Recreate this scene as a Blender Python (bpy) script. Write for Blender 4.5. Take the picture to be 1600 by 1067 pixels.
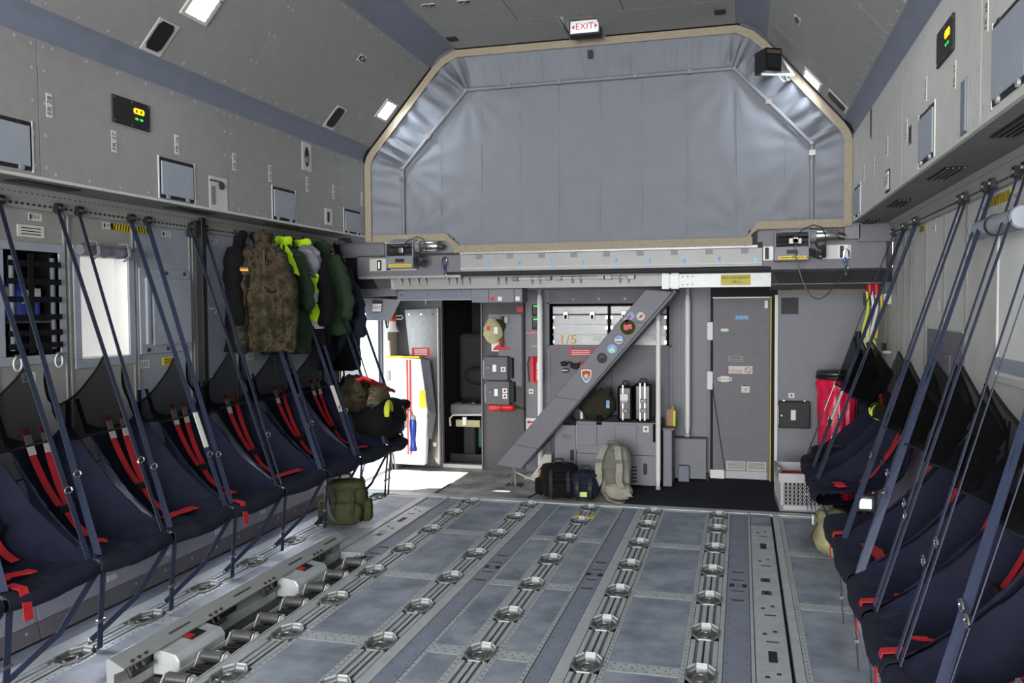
import bpy, math, random
from mathutils import Vector as V, Matrix
rnd = random.Random(7)
S = bpy.context.scene
C = S.collection
for o in list(bpy.data.objects): bpy.data.objects.remove(o)

# ---------------------------------------------------------------- camera
CAM_F, CAM_YAW, CAM_PITCH, CAM_ROLL = 1335.25, .2631, .041, -.007
cam = bpy.data.cameras.new('camera'); cam_o = bpy.data.objects.new('camera', cam); C.objects.link(cam_o)
cam.sensor_width = 36; cam.lens = CAM_F/1600*36; cam.clip_start = .05; cam.clip_end = 200
cy, sy, cp, sp = math.cos(CAM_YAW), math.sin(CAM_YAW), math.cos(CAM_PITCH), math.sin(CAM_PITCH)
fw = V((-sy*cp, cy*cp, -sp)); rt = V((cy, sy, 0)); up = rt.cross(fw)
cr, sr = math.cos(CAM_ROLL), math.sin(CAM_ROLL)
rt, up = rt*cr+up*sr, up*cr-rt*sr
cam_o.matrix_world = Matrix(((rt.x, up.x, -fw.x, 1.1855), (rt.y, up.y, -fw.y, 0), (rt.z, up.z, -fw.z, 1.6326), (0, 0, 0, 1)))
S.camera = cam_o
# ---------------------------------------------------------------- world, sun, daylight, exposure
S.view_settings.view_transform = 'Standard'; S.view_settings.look = 'None'
S.view_settings.gamma = 1; S.view_settings.use_curve_mapping = False
S.view_settings.exposure = 0.47
S.cycles.use_denoising = True
S.cycles.max_bounces = 8; S.cycles.diffuse_bounces = 5; S.cycles.glossy_bounces = 3; S.cycles.transparent_max_bounces = 12
S.cycles.sample_clamp_indirect = 6; S.cycles.caustics_reflective = False; S.cycles.caustics_refractive = False
wd = bpy.data.worlds.new('world'); S.world = wd; wd.use_nodes = True
wd.node_tree.nodes['Background'].inputs[0].default_value = (.86, .93, 1, 1)
wd.node_tree.nodes['Background'].inputs[1].default_value = 2.2
def lamp(name, kind, loc, rot, energy, col=(1, 1, 1), **k):
    l = bpy.data.lights.new(name, kind); l.energy = energy; l.color = col
    for a, b in k.items(): setattr(l, a, b)
    o = bpy.data.objects.new(name, l); C.objects.link(o); o.location = loc; o.rotation_euler = rot
    return o
# sun from the left through the open crew door; the ramp behind the photographer is open to daylight
SUN = lamp('sun', 'SUN', (-8, 6, 8), V((.50, .05, -.86)).to_track_quat('-Z', 'Y').to_euler(), 38, (1, .97, .92), angle=.02)
RAMP = lamp('ramp_daylight', 'AREA', (0, -4.9, 1.9), (math.radians(90), 0, 0), 700, (1, .985, .96), shape='RECTANGLE', size=3.9, size_y=3.5)

# ---------------------------------------------------------------- helpers
def lin(c):
    return tuple((x/255/12.92 if x/255 <= .04045 else ((x/255+.055)/1.055)**2.4) for x in c)
M = {}
def pm(name, rgb, rough=.55, metal=0, var=.10, scale=6, bump=0, bscale=60, rgb2=None, emit=0, alpha=1, stretch=None, spec=.5):
    m = bpy.data.materials.new(name); m.use_nodes = True; M[name] = m
    nt = m.node_tree; b = nt.nodes['Principled BSDF']; L = nt.links
    c = lin(rgb)
    b.inputs['Roughness'].default_value = rough; b.inputs['Metallic'].default_value = metal
    b.inputs['Specular IOR Level'].default_value = spec
    b.inputs['Base Color'].default_value = (*c, 1)
    if var or rgb2 or bump:
        tc = nt.nodes.new('ShaderNodeTexCoord'); src = tc.outputs['Object']
        if stretch:
            mp = nt.nodes.new('ShaderNodeMapping'); mp.inputs['Scale'].default_value = stretch
            L.new(src, mp.inputs['Vector']); src = mp.outputs[0]
    if var or rgb2:
        n = nt.nodes.new('ShaderNodeTexNoise'); n.inputs['Scale'].default_value = scale; n.inputs['Detail'].default_value = 6
        n.inputs['Roughness'].default_value = .62
        L.new(src, n.inputs['Vector'])
        r = nt.nodes.new('ShaderNodeValToRGB'); L.new(n.outputs['Fac'], r.inputs[0]); L.new(r.outputs[0], b.inputs['Base Color'])
        r.color_ramp.elements[0].position = .34; r.color_ramp.elements[1].position = .66
        if rgb2: c1, c2 = lin(rgb), lin(rgb2)
        else: c1, c2 = [x*(1-var) for x in c], [min(1, x*(1+var)) for x in c]
        r.color_ramp.elements[0].color = (*c1, 1); r.color_ramp.elements[1].color = (*c2, 1)
    if bump:
        n2 = nt.nodes.new('ShaderNodeTexNoise'); n2.inputs['Scale'].default_value = bscale; n2.inputs['Detail'].default_value = 4
        L.new(src, n2.inputs['Vector'])
        bp = nt.nodes.new('ShaderNodeBump'); bp.inputs['Strength'].default_value = bump; bp.inputs['Distance'].default_value = .01
        L.new(n2.outputs['Fac'], bp.inputs['Height']); L.new(bp.outputs[0], b.inputs['Normal'])
    if emit:
        b.inputs['Emission Color'].default_value = (*c, 1); b.inputs['Emission Strength'].default_value = emit
    if alpha < 1: b.inputs['Alpha'].default_value = alpha
    return m
def camo(name, cols, scale=9):
    m = bpy.data.materials.new(name); m.use_nodes = True; M[name] = m
    nt = m.node_tree; b = nt.nodes['Principled BSDF']; b.inputs['Roughness'].default_value = .9
    b.inputs['Specular IOR Level'].default_value = .15
    tc = nt.nodes.new('ShaderNodeTexCoord'); n = nt.nodes.new('ShaderNodeTexNoise'); n.inputs['Scale'].default_value = scale
    n.inputs['Detail'].default_value = 7; n.inputs['Roughness'].default_value = .72
    nt.links.new(tc.outputs['Object'], n.inputs['Vector'])
    r = nt.nodes.new('ShaderNodeValToRGB'); r.color_ramp.interpolation = 'CONSTANT'
    el = r.color_ramp.elements
    while len(el) < len(cols): el.new(.5)
    ps = [0, .40, .47, .52, .58, .65][:len(cols)]
    for e, p, c in zip(el, ps, cols): e.position = p; e.color = (*lin(c), 1)
    nt.links.new(n.outputs['Fac'], r.inputs[0]); nt.links.new(r.outputs[0], b.inputs['Base Color'])
    return m

class MB:
    def __init__(s, T=None): s.v = []; s.f = []; s.T = T
    def add(s, vs, fs):
        k = len(s.v)
        s.v += [tuple(s.T @ V(p)) for p in vs] if s.T else [tuple(p) for p in vs]
        s.f += [tuple(i+k for i in f) for f in fs]; return s
    def box(s, x0, x1, y0, y1, z0, z1):
        return s.add([(x, y, z) for x in (x0, x1) for y in (y0, y1) for z in (z0, z1)],
                     [(0, 1, 3, 2), (4, 6, 7, 5), (0, 4, 5, 1), (2, 3, 7, 6), (0, 2, 6, 4), (1, 5, 7, 3)])
    def prism(s, poly, d):
        n = len(poly); d = V(d); p = [V(q) for q in poly]
        return s.add(p+[q+d for q in p], [tuple(range(n))[::-1], tuple(range(n, 2*n))]+[(i, (i+1) % n, n+(i+1) % n, n+i) for i in range(n)])
    def tube(s, pts, r, n=8, closed=False, cap=True):
        P = [V(p) for p in pts]; m = len(P); R = r if isinstance(r, (list, tuple)) else [r]*m
        T = []
        for i in range(m):
            a = P[(i-1) % m] if (closed or i) else P[0]; b = P[(i+1) % m] if (closed or i < m-1) else P[-1]
            t = b-a; T.append(t.normalized() if t.length > 1e-9 else V((0, 0, 1)))
        x = T[0].orthogonal().normalized(); vs = []
        for i in range(m):
            x = (x-T[i]*x.dot(T[i])).normalized(); y = T[i].cross(x)
            vs += [P[i]+(x*math.cos(2*math.pi*j/n)+y*math.sin(2*math.pi*j/n))*R[i] for j in range(n)]
        fs = []
        for i in range(m if closed else m-1):
            k = (i+1) % m
            fs += [(i*n+j, i*n+(j+1) % n, k*n+(j+1) % n, k*n+j) for j in range(n)]
        if cap and not closed: fs += [tuple(range(n))[::-1], tuple(range((m-1)*n, m*n))]
        return s.add(vs, fs)
    def cyl(s, a, b, r, n=12, r2=None): return s.tube([a, b], [r, r if r2 is None else r2], n)
    def lathe(s, prof, o=(0, 0, 0), ax=(0, 0, 1), n=16):
        ax = V(ax).normalized(); x = ax.orthogonal().normalized(); y = ax.cross(x); o = V(o); vs = []
        for r, h in prof: vs += [o+ax*h+(x*math.cos(2*math.pi*j/n)+y*math.sin(2*math.pi*j/n))*r for j in range(n)]
        m = len(prof)
        fs = [(i*n+j, i*n+(j+1) % n, (i+1)*n+(j+1) % n, (i+1)*n+j) for i in range(m-1) for j in range(n)]
        fs += [tuple(range(n))[::-1], tuple(range((m-1)*n, m*n))]
        return s.add(vs, fs)
    def sheet(s, P, t=0, dirn=None):
        a, b = len(P), len(P[0]); vs = [V(p) for r in P for p in r]
        fs = [(i*b+j, i*b+j+1, (i+1)*b+j+1, (i+1)*b+j) for i in range(a-1) for j in range(b-1)]
        if not t: return s.add(vs, fs)
        N = [V((0, 0, 0)) for _ in vs]
        for f in fs:
            n = (vs[f[1]]-vs[f[0]]).cross(vs[f[3]]-vs[f[0]])
            for i in f: N[i] += n
        off = [p-(n.normalized()*t if n.length > 1e-12 else V((0, 0, t))) for p, n in zip(vs, N)]
        k = a*b; fs2 = [tuple(i+k for i in f[::-1]) for f in fs]
        edge = [(0, j) for j in range(b)]+[(i, b-1) for i in range(1, a)]+[(a-1, j) for j in range(b-2, -1, -1)]+[(i, 0) for i in range(a-2, 0, -1)]
        ids = [i*b+j for i, j in edge]; q = len(ids)
        return s.add(vs+off, fs+fs2+[(ids[(i+1) % q], ids[i], ids[i]+k, ids[(i+1) % q]+k) for i in range(q)])
    def band(s, pts, w, t=.003):
        P = [V(p) for p in pts]; W = [V(x) for x in w] if isinstance(w, list) else [V(w)]*len(P)
        return s.sheet([[p-a/2, p+a/2] for p, a in zip(P, W)], t)
    def ball(s, c, r, sc=(1, 1, 1), n=12, m=8, fn=None):
        c = V(c); vs = []; fs = []
        for i in range(m+1):
            th = math.pi*i/m
            for j in range(n):
                ph = 2*math.pi*j/n; d = V((math.sin(th)*math.cos(ph), math.sin(th)*math.sin(ph), math.cos(th)))
                k = fn(d) if fn else 1
                vs.append(c+V((d.x*sc[0], d.y*sc[1], d.z*sc[2]))*r*k)
        fs = [(i*n+j, (i+1)*n+j, (i+1)*n+(j+1) % n, i*n+(j+1) % n) for i in range(m) for j in range(n)]
        return s.add(vs, fs)
    def disc(s, c, r, n=6, a0=0): return s.add([(c[0]+r*math.cos(a0+2*math.pi*j/n), c[1]+r*math.sin(a0+2*math.pi*j/n), c[2]) for j in range(n)], [tuple(range(n))])
    def mesh(s, name):
        me = bpy.data.meshes.new(name); me.from_pydata(s.v, [], s.f); me.update(); return me
    def build(s, name, mat, parent=None, smooth=False, bevel=0, sub=0, kind=None):
        o = link(name, s.mesh(name), mat, parent)
        if smooth:
            for p in o.data.polygons: p.use_smooth = True
            o.data.set_sharp_from_angle(angle=.9)
        if bevel:
            b = o.modifiers.new('bevel', 'BEVEL'); b.width = bevel; b.segments = 2; b.limit_method = 'ANGLE'; b.angle_limit = .6
        if sub:
            b = o.modifiers.new('subdivision', 'SUBSURF'); b.levels = sub; b.render_levels = sub
        if kind: o['kind'] = kind
        return o
def link(name, me, mat=None, parent=None, loc=None, rz=0):
    o = bpy.data.objects.new(name, me); C.objects.link(o)
    if mat is not None and not me.materials: me.materials.append(M[mat] if isinstance(mat, str) else mat)
    if parent is not None: o.parent = parent
    if loc is not None: o.location = loc
    if rz: o.rotation_euler = (0, 0, rz)
    return o
TEX = {}
def rumple(o, strength=.02, size=.12, sub=1):
    if size not in TEX:
        TEX[size] = bpy.data.textures.new('cloth_folds_%d' % len(TEX), 'CLOUDS'); TEX[size].noise_scale = size; TEX[size].noise_depth = 3
    if sub:
        m = o.modifiers.new('subdivision', 'SUBSURF'); m.levels = sub; m.render_levels = sub
    m = o.modifiers.new('folds', 'DISPLACE'); m.texture = TEX[size]; m.strength = strength; m.mid_level = .5; m.texture_coords = 'GLOBAL'
    return o
def tag(o, label=None, cat=None, group=None, kind=None):
    for k, v in (('label', label), ('category', cat), ('group', group), ('kind', kind)):
        if v: o[k] = v
    return o
def thing(name, label, cat, loc=(0, 0, 0), rz=0, group=None):
    o = bpy.data.objects.new(name, None); C.objects.link(o); o.location = loc; o.rotation_euler = (0, 0, rz)
    o.empty_display_size = .1
    return tag(o, label, cat, group)
def dup(root, loc, rz=None, label=None, group=None):
    r = root.copy(); C.objects.link(r); r.location = loc
    if rz is not None: r.rotation_euler = (0, 0, rz)
    if label: r['label'] = label
    if group: r['group'] = group
    for ch in list(root.children):
        c = ch.copy(); C.objects.link(c); c.parent = r
        for g in list(ch.children):
            d = g.copy(); C.objects.link(d); d.parent = c
    return r
def frame(o, r, u):
    o, r, u = V(o), V(r).normalized(), V(u).normalized(); n = r.cross(u)
    return Matrix(((r.x, u.x, n.x, o.x), (r.y, u.y, n.y, o.y), (r.z, u.z, n.z, o.z), (0, 0, 0, 1)))
def FL(y, z, x=-1.98): return frame((x, y, z), (0, 1, 0), (0, 0, 1))
def FR(y, z, x=1.98): return frame((x, y, z), (0, -1, 0), (0, 0, 1))
def FF(x, z, y=8.2): return frame((x, y, z), (1, 0, 0), (0, 0, 1))
TXT = {}
def text(s, size, T, mat, parent, name='lettering', align='CENTER', sx=1):
    """Lettering as flat mesh, centred at the origin of frame T (x right, y up, z towards the reader)."""
    if not s.strip(): return None
    if s not in TXT:
        c = bpy.data.curves.new('t', 'FONT'); c.body = s; c.align_x = 'CENTER'; c.align_y = 'CENTER'; c.size = 1; c.resolution_u = 2
        o = bpy.data.objects.new('t', c); C.objects.link(o); bpy.context.view_layer.update()
        me = bpy.data.meshes.new_from_object(o); bpy.data.objects.remove(o)
        TXT[s] = ([tuple(v.co) for v in me.vertices], [tuple(p.vertices) for p in me.polygons])
    vs, fs = TXT[s]
    return MB(T).add([(x*size*sx, y*size, z+.0012) for x, y, z in vs], fs).build(name, mat, parent)
def cells(y0, y1, z0, z1, holes):
    ys = sorted({y0, y1, *[h[0] for h in holes], *[h[1] for h in holes]}); zs = sorted({z0, z1, *[h[2] for h in holes], *[h[3] for h in holes]})
    ys = [y for y in ys if y0 <= y <= y1]; zs = [z for z in zs if z0 <= z <= z1]
    for a, b in zip(ys, ys[1:]):
        run = None
        for c, d in zip(zs, zs[1:]):
            m, n = (a+b)/2, (c+d)/2
            if any(h[0] < m < h[1] and h[2] < n < h[3] for h in holes):
                if run: yield (a, b, *run); run = None
            else: run = (run[0], d) if run else (c, d)
        if run: yield (a, b, *run)

# ---------------------------------------------------------------- materials
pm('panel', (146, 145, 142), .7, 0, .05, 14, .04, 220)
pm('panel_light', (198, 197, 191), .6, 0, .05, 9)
pm('panel_dark', (108, 107, 114), .6, 0, .06, 12)
pm('wall_brown', (80, 78, 79), .7, 0, .08, 30)
pm('stair_grey', (106, 106, 114), .55, 0, .05, 12)
pm('slate', (84, 86, 93), .55, 0, .05, 12)
pm('wall_blue', (152, 157, 167), .55, 0, .04, 10)
pm('hatch', (120, 122, 130), .55, 0, .04, 10)
pm('low_wall', (156, 157, 172), .55, 0, .05, 8)
pm('cove', (118, 124, 139), .65, 0, .06, 10)
pm('seam', (24, 24, 27), .8, 0, 0)
pm('shell', (60, 62, 66), .8, 0, 0)
pm('under', (118, 118, 118), .7, 0, .06, 20)
pm('floor_panel', (108, 116, 128), .5, .0, .16, 4, .05, 90, rgb2=(158, 166, 176))
pm('floor_strip', (128, 134, 148), .5, 0, .10, 8)
pm('floor_metal', (182, 187, 188), .42, .15, .10, 12)
pm('track_groove', (112, 112, 122), .5, .2, .05, 10)
pm('slot', (52, 48, 44), .7, .2, .15, 30)
pm('rivet', (66, 66, 68), .5, .3, 0)
pm('wall_rivet', (182, 187, 192), .45, .3, 0)
pm('steel', (150, 150, 148), .28, .85, .12, 30)
pm('chrome', (205, 205, 205), .14, 1, 0)
pm('dark_steel', (84, 82, 80), .38, .7, .15, 25)
pm('pan_steel', (116, 119, 118), .42, .3, .12, 40)
pm('black', (18, 18, 20), .6, 0, 0)
pm('black_gloss', (14, 14, 16), .25, 0, 0)
pm('rubber', (32, 32, 34), .8, 0, .1, 20)
pm('white', (225, 225, 222), .55, 0, .02, 8)
pm('cream', (226, 222, 206), .6, 0, 0)
pm('plate_white', (205, 204, 196), .6, 0, 0)
pm('ink', (22, 22, 24), .7, 0, 0)
pm('red_ink', (176, 30, 36), .6, 0, 0)
pm('red', (196, 26, 30), .45, 0, .06, 8)
pm('red_web', (186, 30, 40), .8, 0, .10, 30, .1, 300)
pm('red_plate', (196, 62, 70), .6, 0, .05, 10)
pm('yellow', (226, 196, 30), .6, 0, .05, 10)
pm('stencil_yellow', (206, 152, 14), .6, 0, 0)
pm('yellow_dull', (186, 172, 66), .6, 0, .08, 20)
pm('amber_light', (255, 190, 20), .5, 0, 0, emit=1.5)
pm('green_light', (40, 230, 70), .5, 0, 0, emit=1.2)
pm('lamp_lens', (235, 246, 255), .5, 0, 0, emit=52)
pm('low_lens', (235, 240, 255), .5, 0, 0, emit=55)
pm('curtain', (119, 122, 130), .75, 0, .04, 5, .12, 22)
pm('webbing_tan', (150, 139, 120), .85, 0, .10, 40, .15, 260)
pm('navy', (17, 21, 42), .85, 0, .16, 9, .10, 160, spec=.3)
pm('navy_web', (40, 48, 72), .6, 0, .08, 40, .1, 300)
pm('navy_pad', (25, 27, 43), .85, 0, .10, 12, .1, 200, spec=.25)
pm('mesh_black', (9, 9, 10), 1, 0, .1, 60, alpha=.8, spec=.05)
pm('green_fleece', (46, 62, 46), .95, 0, .14, 40, .25, 220, spec=.1)
pm('olive', (60, 63, 38), .9, 0, .14, 20, .15, 120, spec=.2)
pm('olive_dark', (50, 50, 40), .9, 0, .14, 20, .15, 120, spec=.2)
pm('hivis', (200, 255, 30), .8, 0, .05, 12, .1, 90)
pm('reflective', (190, 192, 192), .35, .2, 0)
pm('grey_fleece', (132, 132, 138), .95, 0, .15, 50, .25, 200, spec=.1)
pm('black_cloth', (15, 15, 17), .9, 0, .15, 20, .2, 90, spec=.2)
pm('navy_cloth', (30, 34, 48), .9, 0, .15, 20, .2, 90, spec=.2)
pm('tan_cloth', (150, 148, 136), .9, 0, .12, 20, .15, 120, spec=.2)
pm('tan_dark', (112, 110, 100), .9, 0, .12, 20, .1, 120, spec=.2)
pm('blue_plastic', (64, 92, 200), .3, 0, 0)
pm('aluminium', (152, 154, 155), .42, .3, .06, 14)
pm('girder', (148, 150, 148), .5, .1, .05, 10)
pm('magenta', (214, 24, 70), .3, 0, .12, 6, .2, 14)
pm('crate', (178, 176, 178), .55, 0, .03, 10)
pm('carpet', (54, 55, 62), .95, 0, .2, 60, .3, 400, spec=.1)
pm('scuffed', (104, 100, 98), .45, .2, .3, 4, .12, 40, rgb2=(196, 193, 188))
pm('cardboard', (170, 132, 96), .85, 0, .06, 10)
pm('orange', (232, 84, 24), .45, 0, 0)
pm('lime', (206, 214, 60), .8, 0, .08, 20)
pm('tape_yellow', (206, 222, 140), .6, 0, 0)
pm('blue_sticker', (60, 120, 190), .5, 0, .3, 30, rgb2=(150, 190, 220))
pm('khaki', (168, 164, 124), .9, 0, .1, 20, .1, 120)
pm('brown', (84, 60, 52), .6, 0, .1, 20)
pm('glass_dark', (30, 33, 40), .12, 0, 0)
pm('green_dark', (40, 96, 78), .5, 0, 0)
camo('camo', [(24, 23, 20), (38, 41, 28), (58, 46, 36), (70, 64, 47), (30, 28, 24), (84, 78, 60)], 8)
camo('camo_pixel', [(70, 66, 52), (120, 112, 88), (84, 80, 60), (150, 142, 118), (60, 56, 46), (134, 126, 96)], 22)
m = bpy.data.materials.new('translucent_pane'); m.use_nodes = True; M['translucent_pane'] = m
nt = m.node_tree; nt.nodes.remove(nt.nodes['Principled BSDF'])
t_ = nt.nodes.new('ShaderNodeBsdfTranslucent'); t_.inputs[0].default_value = (.8, .8, .8, 1)
d_ = nt.nodes.new('ShaderNodeBsdfDiffuse'); d_.inputs[0].default_value = (.72, .71, .70, 1)
x_ = nt.nodes.new('ShaderNodeMixShader'); x_.inputs[0].default_value = .78
nt.links.new(t_.outputs[0], x_.inputs[1]); nt.links.new(d_.outputs[0], x_.inputs[2]); nt.links.new(x_.outputs[0], nt.nodes['Material Output'].inputs[0])
# ================================================================ SETTING: floor
Y0, YF, YB = -5.0, 6.86, 8.2
floor = MB().box(-2.3, 2.3, Y0, YF, -.10, -.05).build('floor', 'seam'); tag(floor, 'grey riveted cargo floor with lengthwise tie-down tracks', kind='structure')
PY = [1.25+.5086*k for k in range(11)]                       # tie-down pitch along the hold
CY = [.745+1.0172*k for k in range(6)]                       # cross joints (every second tie-down)
def fbox(n, x0, x1, y0, y1, mat, z=0): return MB().box(x0, x1, y0, y1, -.05, z).build(n, mat, floor)
YS = 1.0                                                     # pieces are built singly from here forward
riv = MB()
def rivets_y(x, y0, y1, st=.046):
    y = y0+st/2
    while y < y1: riv.disc((x, y, .0012), .0054); y += st
def column(x0, x1):                                          # a column of panels with cross strips
    ed = [YS]+[c for c in CY if YS < c < YF-.1]+[YF]
    for a, b in zip(ed, ed[1:]):
        fbox('floor_panel', x0, x1, a+(.053 if a > YS else 0), b-(.053 if b < YF else .05), 'floor_panel', -.001)
    for c in CY:
        if YS < c < YF-.1:
            fbox('cross_strip', x0+.0005, x1-.0005, c-.0515, c+.0515, 'floor_metal')
            for dy in (-.03, 0, .03):
                x = x0+(.03 if dy else .012)
                while x < x1-.01: riv.disc((x, c+dy, .0012), .0054); x += .05
    fbox('cross_strip', x0+.0005, x1-.0005, YF-.0485, YF, 'floor_metal')
def strip(x0, x1, mat='floor_metal', y0=YS, y1=YF, z=0, r=True, name='edge_strip'):
    fbox(name, x0+.0006, x1-.0006, y0, y1, mat, z)
    if r: rivets_y((x0+x1)/2, y0, y1)
tr = MB()                                                    # one length of seat track between two tie-downs
L_ = .308
for a, b in ((-.064, -.043), (.043, .064)): tr.box(a, b, 0, L_, -.03, .001)
for s in (-1, 1):
    P = []
    for k in range(25):
        y = L_*k/24; P.append([(s*.027, y, .0), (s*(.0085 if k % 2 else .0045), y, .0), (s*(.0085 if k % 2 else .0045), y, -.02)])
    tr.sheet(P if s > 0 else [r[::-1] for r in P])
tr_me = tr.mesh('track_length'); tr_me.materials.append(M['floor_metal'])
pan = MB()                                                   # octagonal tie-down pan
def octo(w, l, z, c=.42): return [(w, -l*c, z), (w, l*c, z), (w*c, l, z), (-w*c, l, z), (-w, l*c, z), (-w, -l*c, z), (-w*c, -l, z), (w*c, -l, z)]
rings = [octo(.072, .106, .0015), octo(.070, .104, .0075), octo(.060, .092, .0075), octo(.052, .082, -.026), octo(.02, .03, -.027)]
for a, b in zip(rings, rings[1:]):
    for i in range(8): pan.add([a[i], a[(i+1) % 8], b[(i+1) % 8], b[i]], [(0, 1, 2, 3)])
pan.add(rings[-1], [tuple(range(8))])
pan_me = pan.mesh('tie_down_pan'); pan_me.materials.append(M['pan_steel'])
flap_me = MB()
for i in (1, 2, 3):
    o8 = octo(.066, .099, 0); a, b = V(o8[i]), V(o8[(i+1) % 8]); d = (b-a)*.06; k = .86
    flap_me.prism([a+d+V((0, 0, .012)), b-d+V((0, 0, .012)), (b-d)*k+V((0, 0, -.010)), (a+d)*k+V((0, 0, -.010))], (0, 0, .003))
flap_me = flap_me.mesh('flap'); flap_me.materials.append(M['floor_metal'])
ring = MB().tube([(.032*math.cos(t*math.pi/7), -.022+.036*math.sin(t*math.pi/7), -.006+.004*math.sin(t*math.pi/7)) for t in range(14)], .0068, 6, True)
ring.box(-.046, -.020, -.074, -.040, -.030, -.001).box(.020, .046, -.074, -.040, -.030, -.001).cyl((-.03, -.055, -.006), (.03, -.055, -.006), .010, 8)
ring_me = ring.mesh('ring')
for p in ring_me.polygons: p.use_smooth = True
ring_me.materials.append(M['steel'])
def track(x, ys):
    for p, q in zip(ys, ys[1:]):
        o = link('track_length', tr_me, None, floor, (x, p+.1, 0)); o.scale = (1, (q-p-.2)/L_, 1)
        b = fbox('track_bed', x-.065, x+.065, p+.096, q-.096, 'track_groove', -.006); MB().box(x-.009, x+.009, p+.1, q-.1, -.02, -.0055).build('track_slot', 'slot', b)
    fbox('track_bed', x-.065, x+.065, YS, ys[0]-.096, 'track_groove', -.006)
    for y in ys:
        o = link('tie_down_pan', pan_me, None, floor, (x, y, 0)); link('ring', ring_me, None, o); link('flap', flap_me, None, o)
rows = PY+[6.76]
for s in (-1, 1):
    def S_(a, b): return (a, b) if s > 0 else (-b, -a)
    for a, b in ((.066, .092), (.246, .268), (.576, .600), (.922, .949)): strip(*S_(a, b))
    column(*S_(.0925, .2455)); column(*S_(.6005, .9215))
    strip(*S_(.273, .375), 'floor_strip', z=-.002, r=False, name='floor_plank'); rivets_y(s*.29, YS, YF, .12); rivets_y(s*.358, YS, YF, .12)
    strip(*S_(.378, .440), r=False)
    strip(*S_(1.082, 1.106), r=False)
    strip(*S_(1.464, 1.492)); column(*S_(1.4925, 1.76)); strip(*S_(1.7605, 1.785))
    strip(*S_(1.918, 2.02), 'floor_metal', z=.004, r=False, name='gutter_edge'); strip(*S_(2.022, 2.16), 'floor_strip', z=-.008, r=False, name='gutter')
    strip(*S_(1.418, 1.462), z=.004, r=False)
    for x in (.508, 1.016, 1.850): track(s*x, rows)
    # roller-way cover; on the left it is opened from y = 5.35 backwards
    y0 = YS if s > 0 else 5.16
    strip(*S_(1.108, 1.230), 'floor_strip', y0, z=-.002, r=False, name='floor_plank')
    rivets_y(s*1.125, y0, YF, .1); rivets_y(s*1.213, y0, YF, .1)
    strip(*S_(1.232, 1.249), y0=y0, z=.006, r=False)
    strip(*S_(1.252, 1.402), y0=y0, y1=6.50, z=.003, r=False, name='roller_cover')
    strip(*S_(1.252, 1.402), 'floor_panel', y0=6.503, r=False, name='floor_panel')
    def hole(x, y, w, l, z=.0042, mat='black'): MB().box(s*x-w/2, s*x+w/2, y-l/2, y+l/2, z-.004, z).build('slot', mat, floor)
    for y in ((4.07, 5.95, 2.6) if s > 0 else (6.06,)): hole(1.33, y, .04, .13)
    for y in ((4.25, 3.74, 4.62, 5.5, 6.2) if s > 0 else (5.7, 6.25)): hole(1.335, y, .06, .012); hole(1.30, y+.1, .02, .02); hole(1.35, y+.14, .02, .02)
    for y in ((5.21, 4.98) if s > 0 else (5.62,)):
        hole(1.325, y, .055, .07, .0040, 'dark_steel'); hole(1.325, y, .018, .05, .0046)
    for x0 in ((.324, 1.169) if s > 0 else (.324, 1.169)):
        yc = 5.09
        for dy, l in ((.25, .016), (.10, .010), (-.10, .010), (-.26, .016)): hole(x0, yc+dy, .07, l, -.0005)
        for dx in (-.035, .035): hole(x0+dx, yc, .028, .05, -.0003)
        hole(x0, yc, .034, .09, -.0008, 'hatch')
track(0, rows)
riv.build('rivet', 'rivet', floor, kind='stuff')
MB().box(-2.16, 2.16, Y0, YS, -.05, -.001).build('floor_panel', 'floor_panel', floor)
for a in (-.06, .03): MB().box(a, a+.06, 6.44, 6.52, -.003, .0018).build('yellow_mark', 'yellow', floor)
# ---- opened roller way on the left: guide rail, latch housings, rollers
trough = MB().box(-1.44, -1.10, YS, 5.16, -.05, -.047)
trough.build('trough', 'dark_steel', floor)
gr = thing('guide_rail', 'long pale metal guide rail standing along the left rollers', 'guide rail', (-1.44, 3.05, 0))
MB().prism([(-.02, 0, -.03), (.012, 0, -.03), (.016, 0, .058), (.066, 0, .080), (.068, 0, .088), (-.008, 0, .124), (-.024, 0, .120)], (0, 2.15, 0)).build('rail', 'girder', gr)
for y in (.35, .88, 1.45, 1.9): MB(frame((.03, y, .1055), (.076, 0, -.036), (0, 1, 0))).box(-.006, .006, 0, .16, .0, .0015).build('rail_slot', 'dark_steel', gr)
for y in (.12, .70, 1.24, 1.80):
    MB().box(.006, .020, y, y+.22, .02, .075).build('rail_pad', 'dark_steel', gr)
for i, y in enumerate((3.29, 4.37)):
    h = thing('latch_housing', 'pale latch housing with red interior, %s along the left guide rail' % ('nearest the camera' if i == 0 else 'farther'), 'latch', (-1.33, y, 0), group='roller way latch housings')
    b = MB(); b.prism([(-.085, 0, -.04), (.05, 0, -.04), (.055, 0, .03), (.035, 0, .06), (-.085, 0, .078)], (0, .36, 0)); b.build('housing', 'floor_metal', h, bevel=.006)
    MB(frame((-.03, .22, .0695), (1, 0, -.15), (0, 1, 0))).box(-.035, .035, -.055, .055, -.004, .004).build('opening', 'black', h)
    MB(frame((-.03, .22, .0695), (1, 0, -.15), (0, 1, 0))).box(-.015, .02, -.05, -.01, .003, .006).build('red_catch', 'red', h)
    for k, yy in enumerate((-.13, .44)):
        a = MB(); a.cyl((-.06, yy-.05, .03), (-.06, yy+.09, .03), .012, 8)
        for d in (-.045, 0, .045): a.tube([(-.06, yy+d, .03), (-.085, yy+d, .075), (-.05, yy+d, .098)], .009, 6)
        a.build('hinge', 'dark_steel', h, True)
fr = MB()
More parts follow.
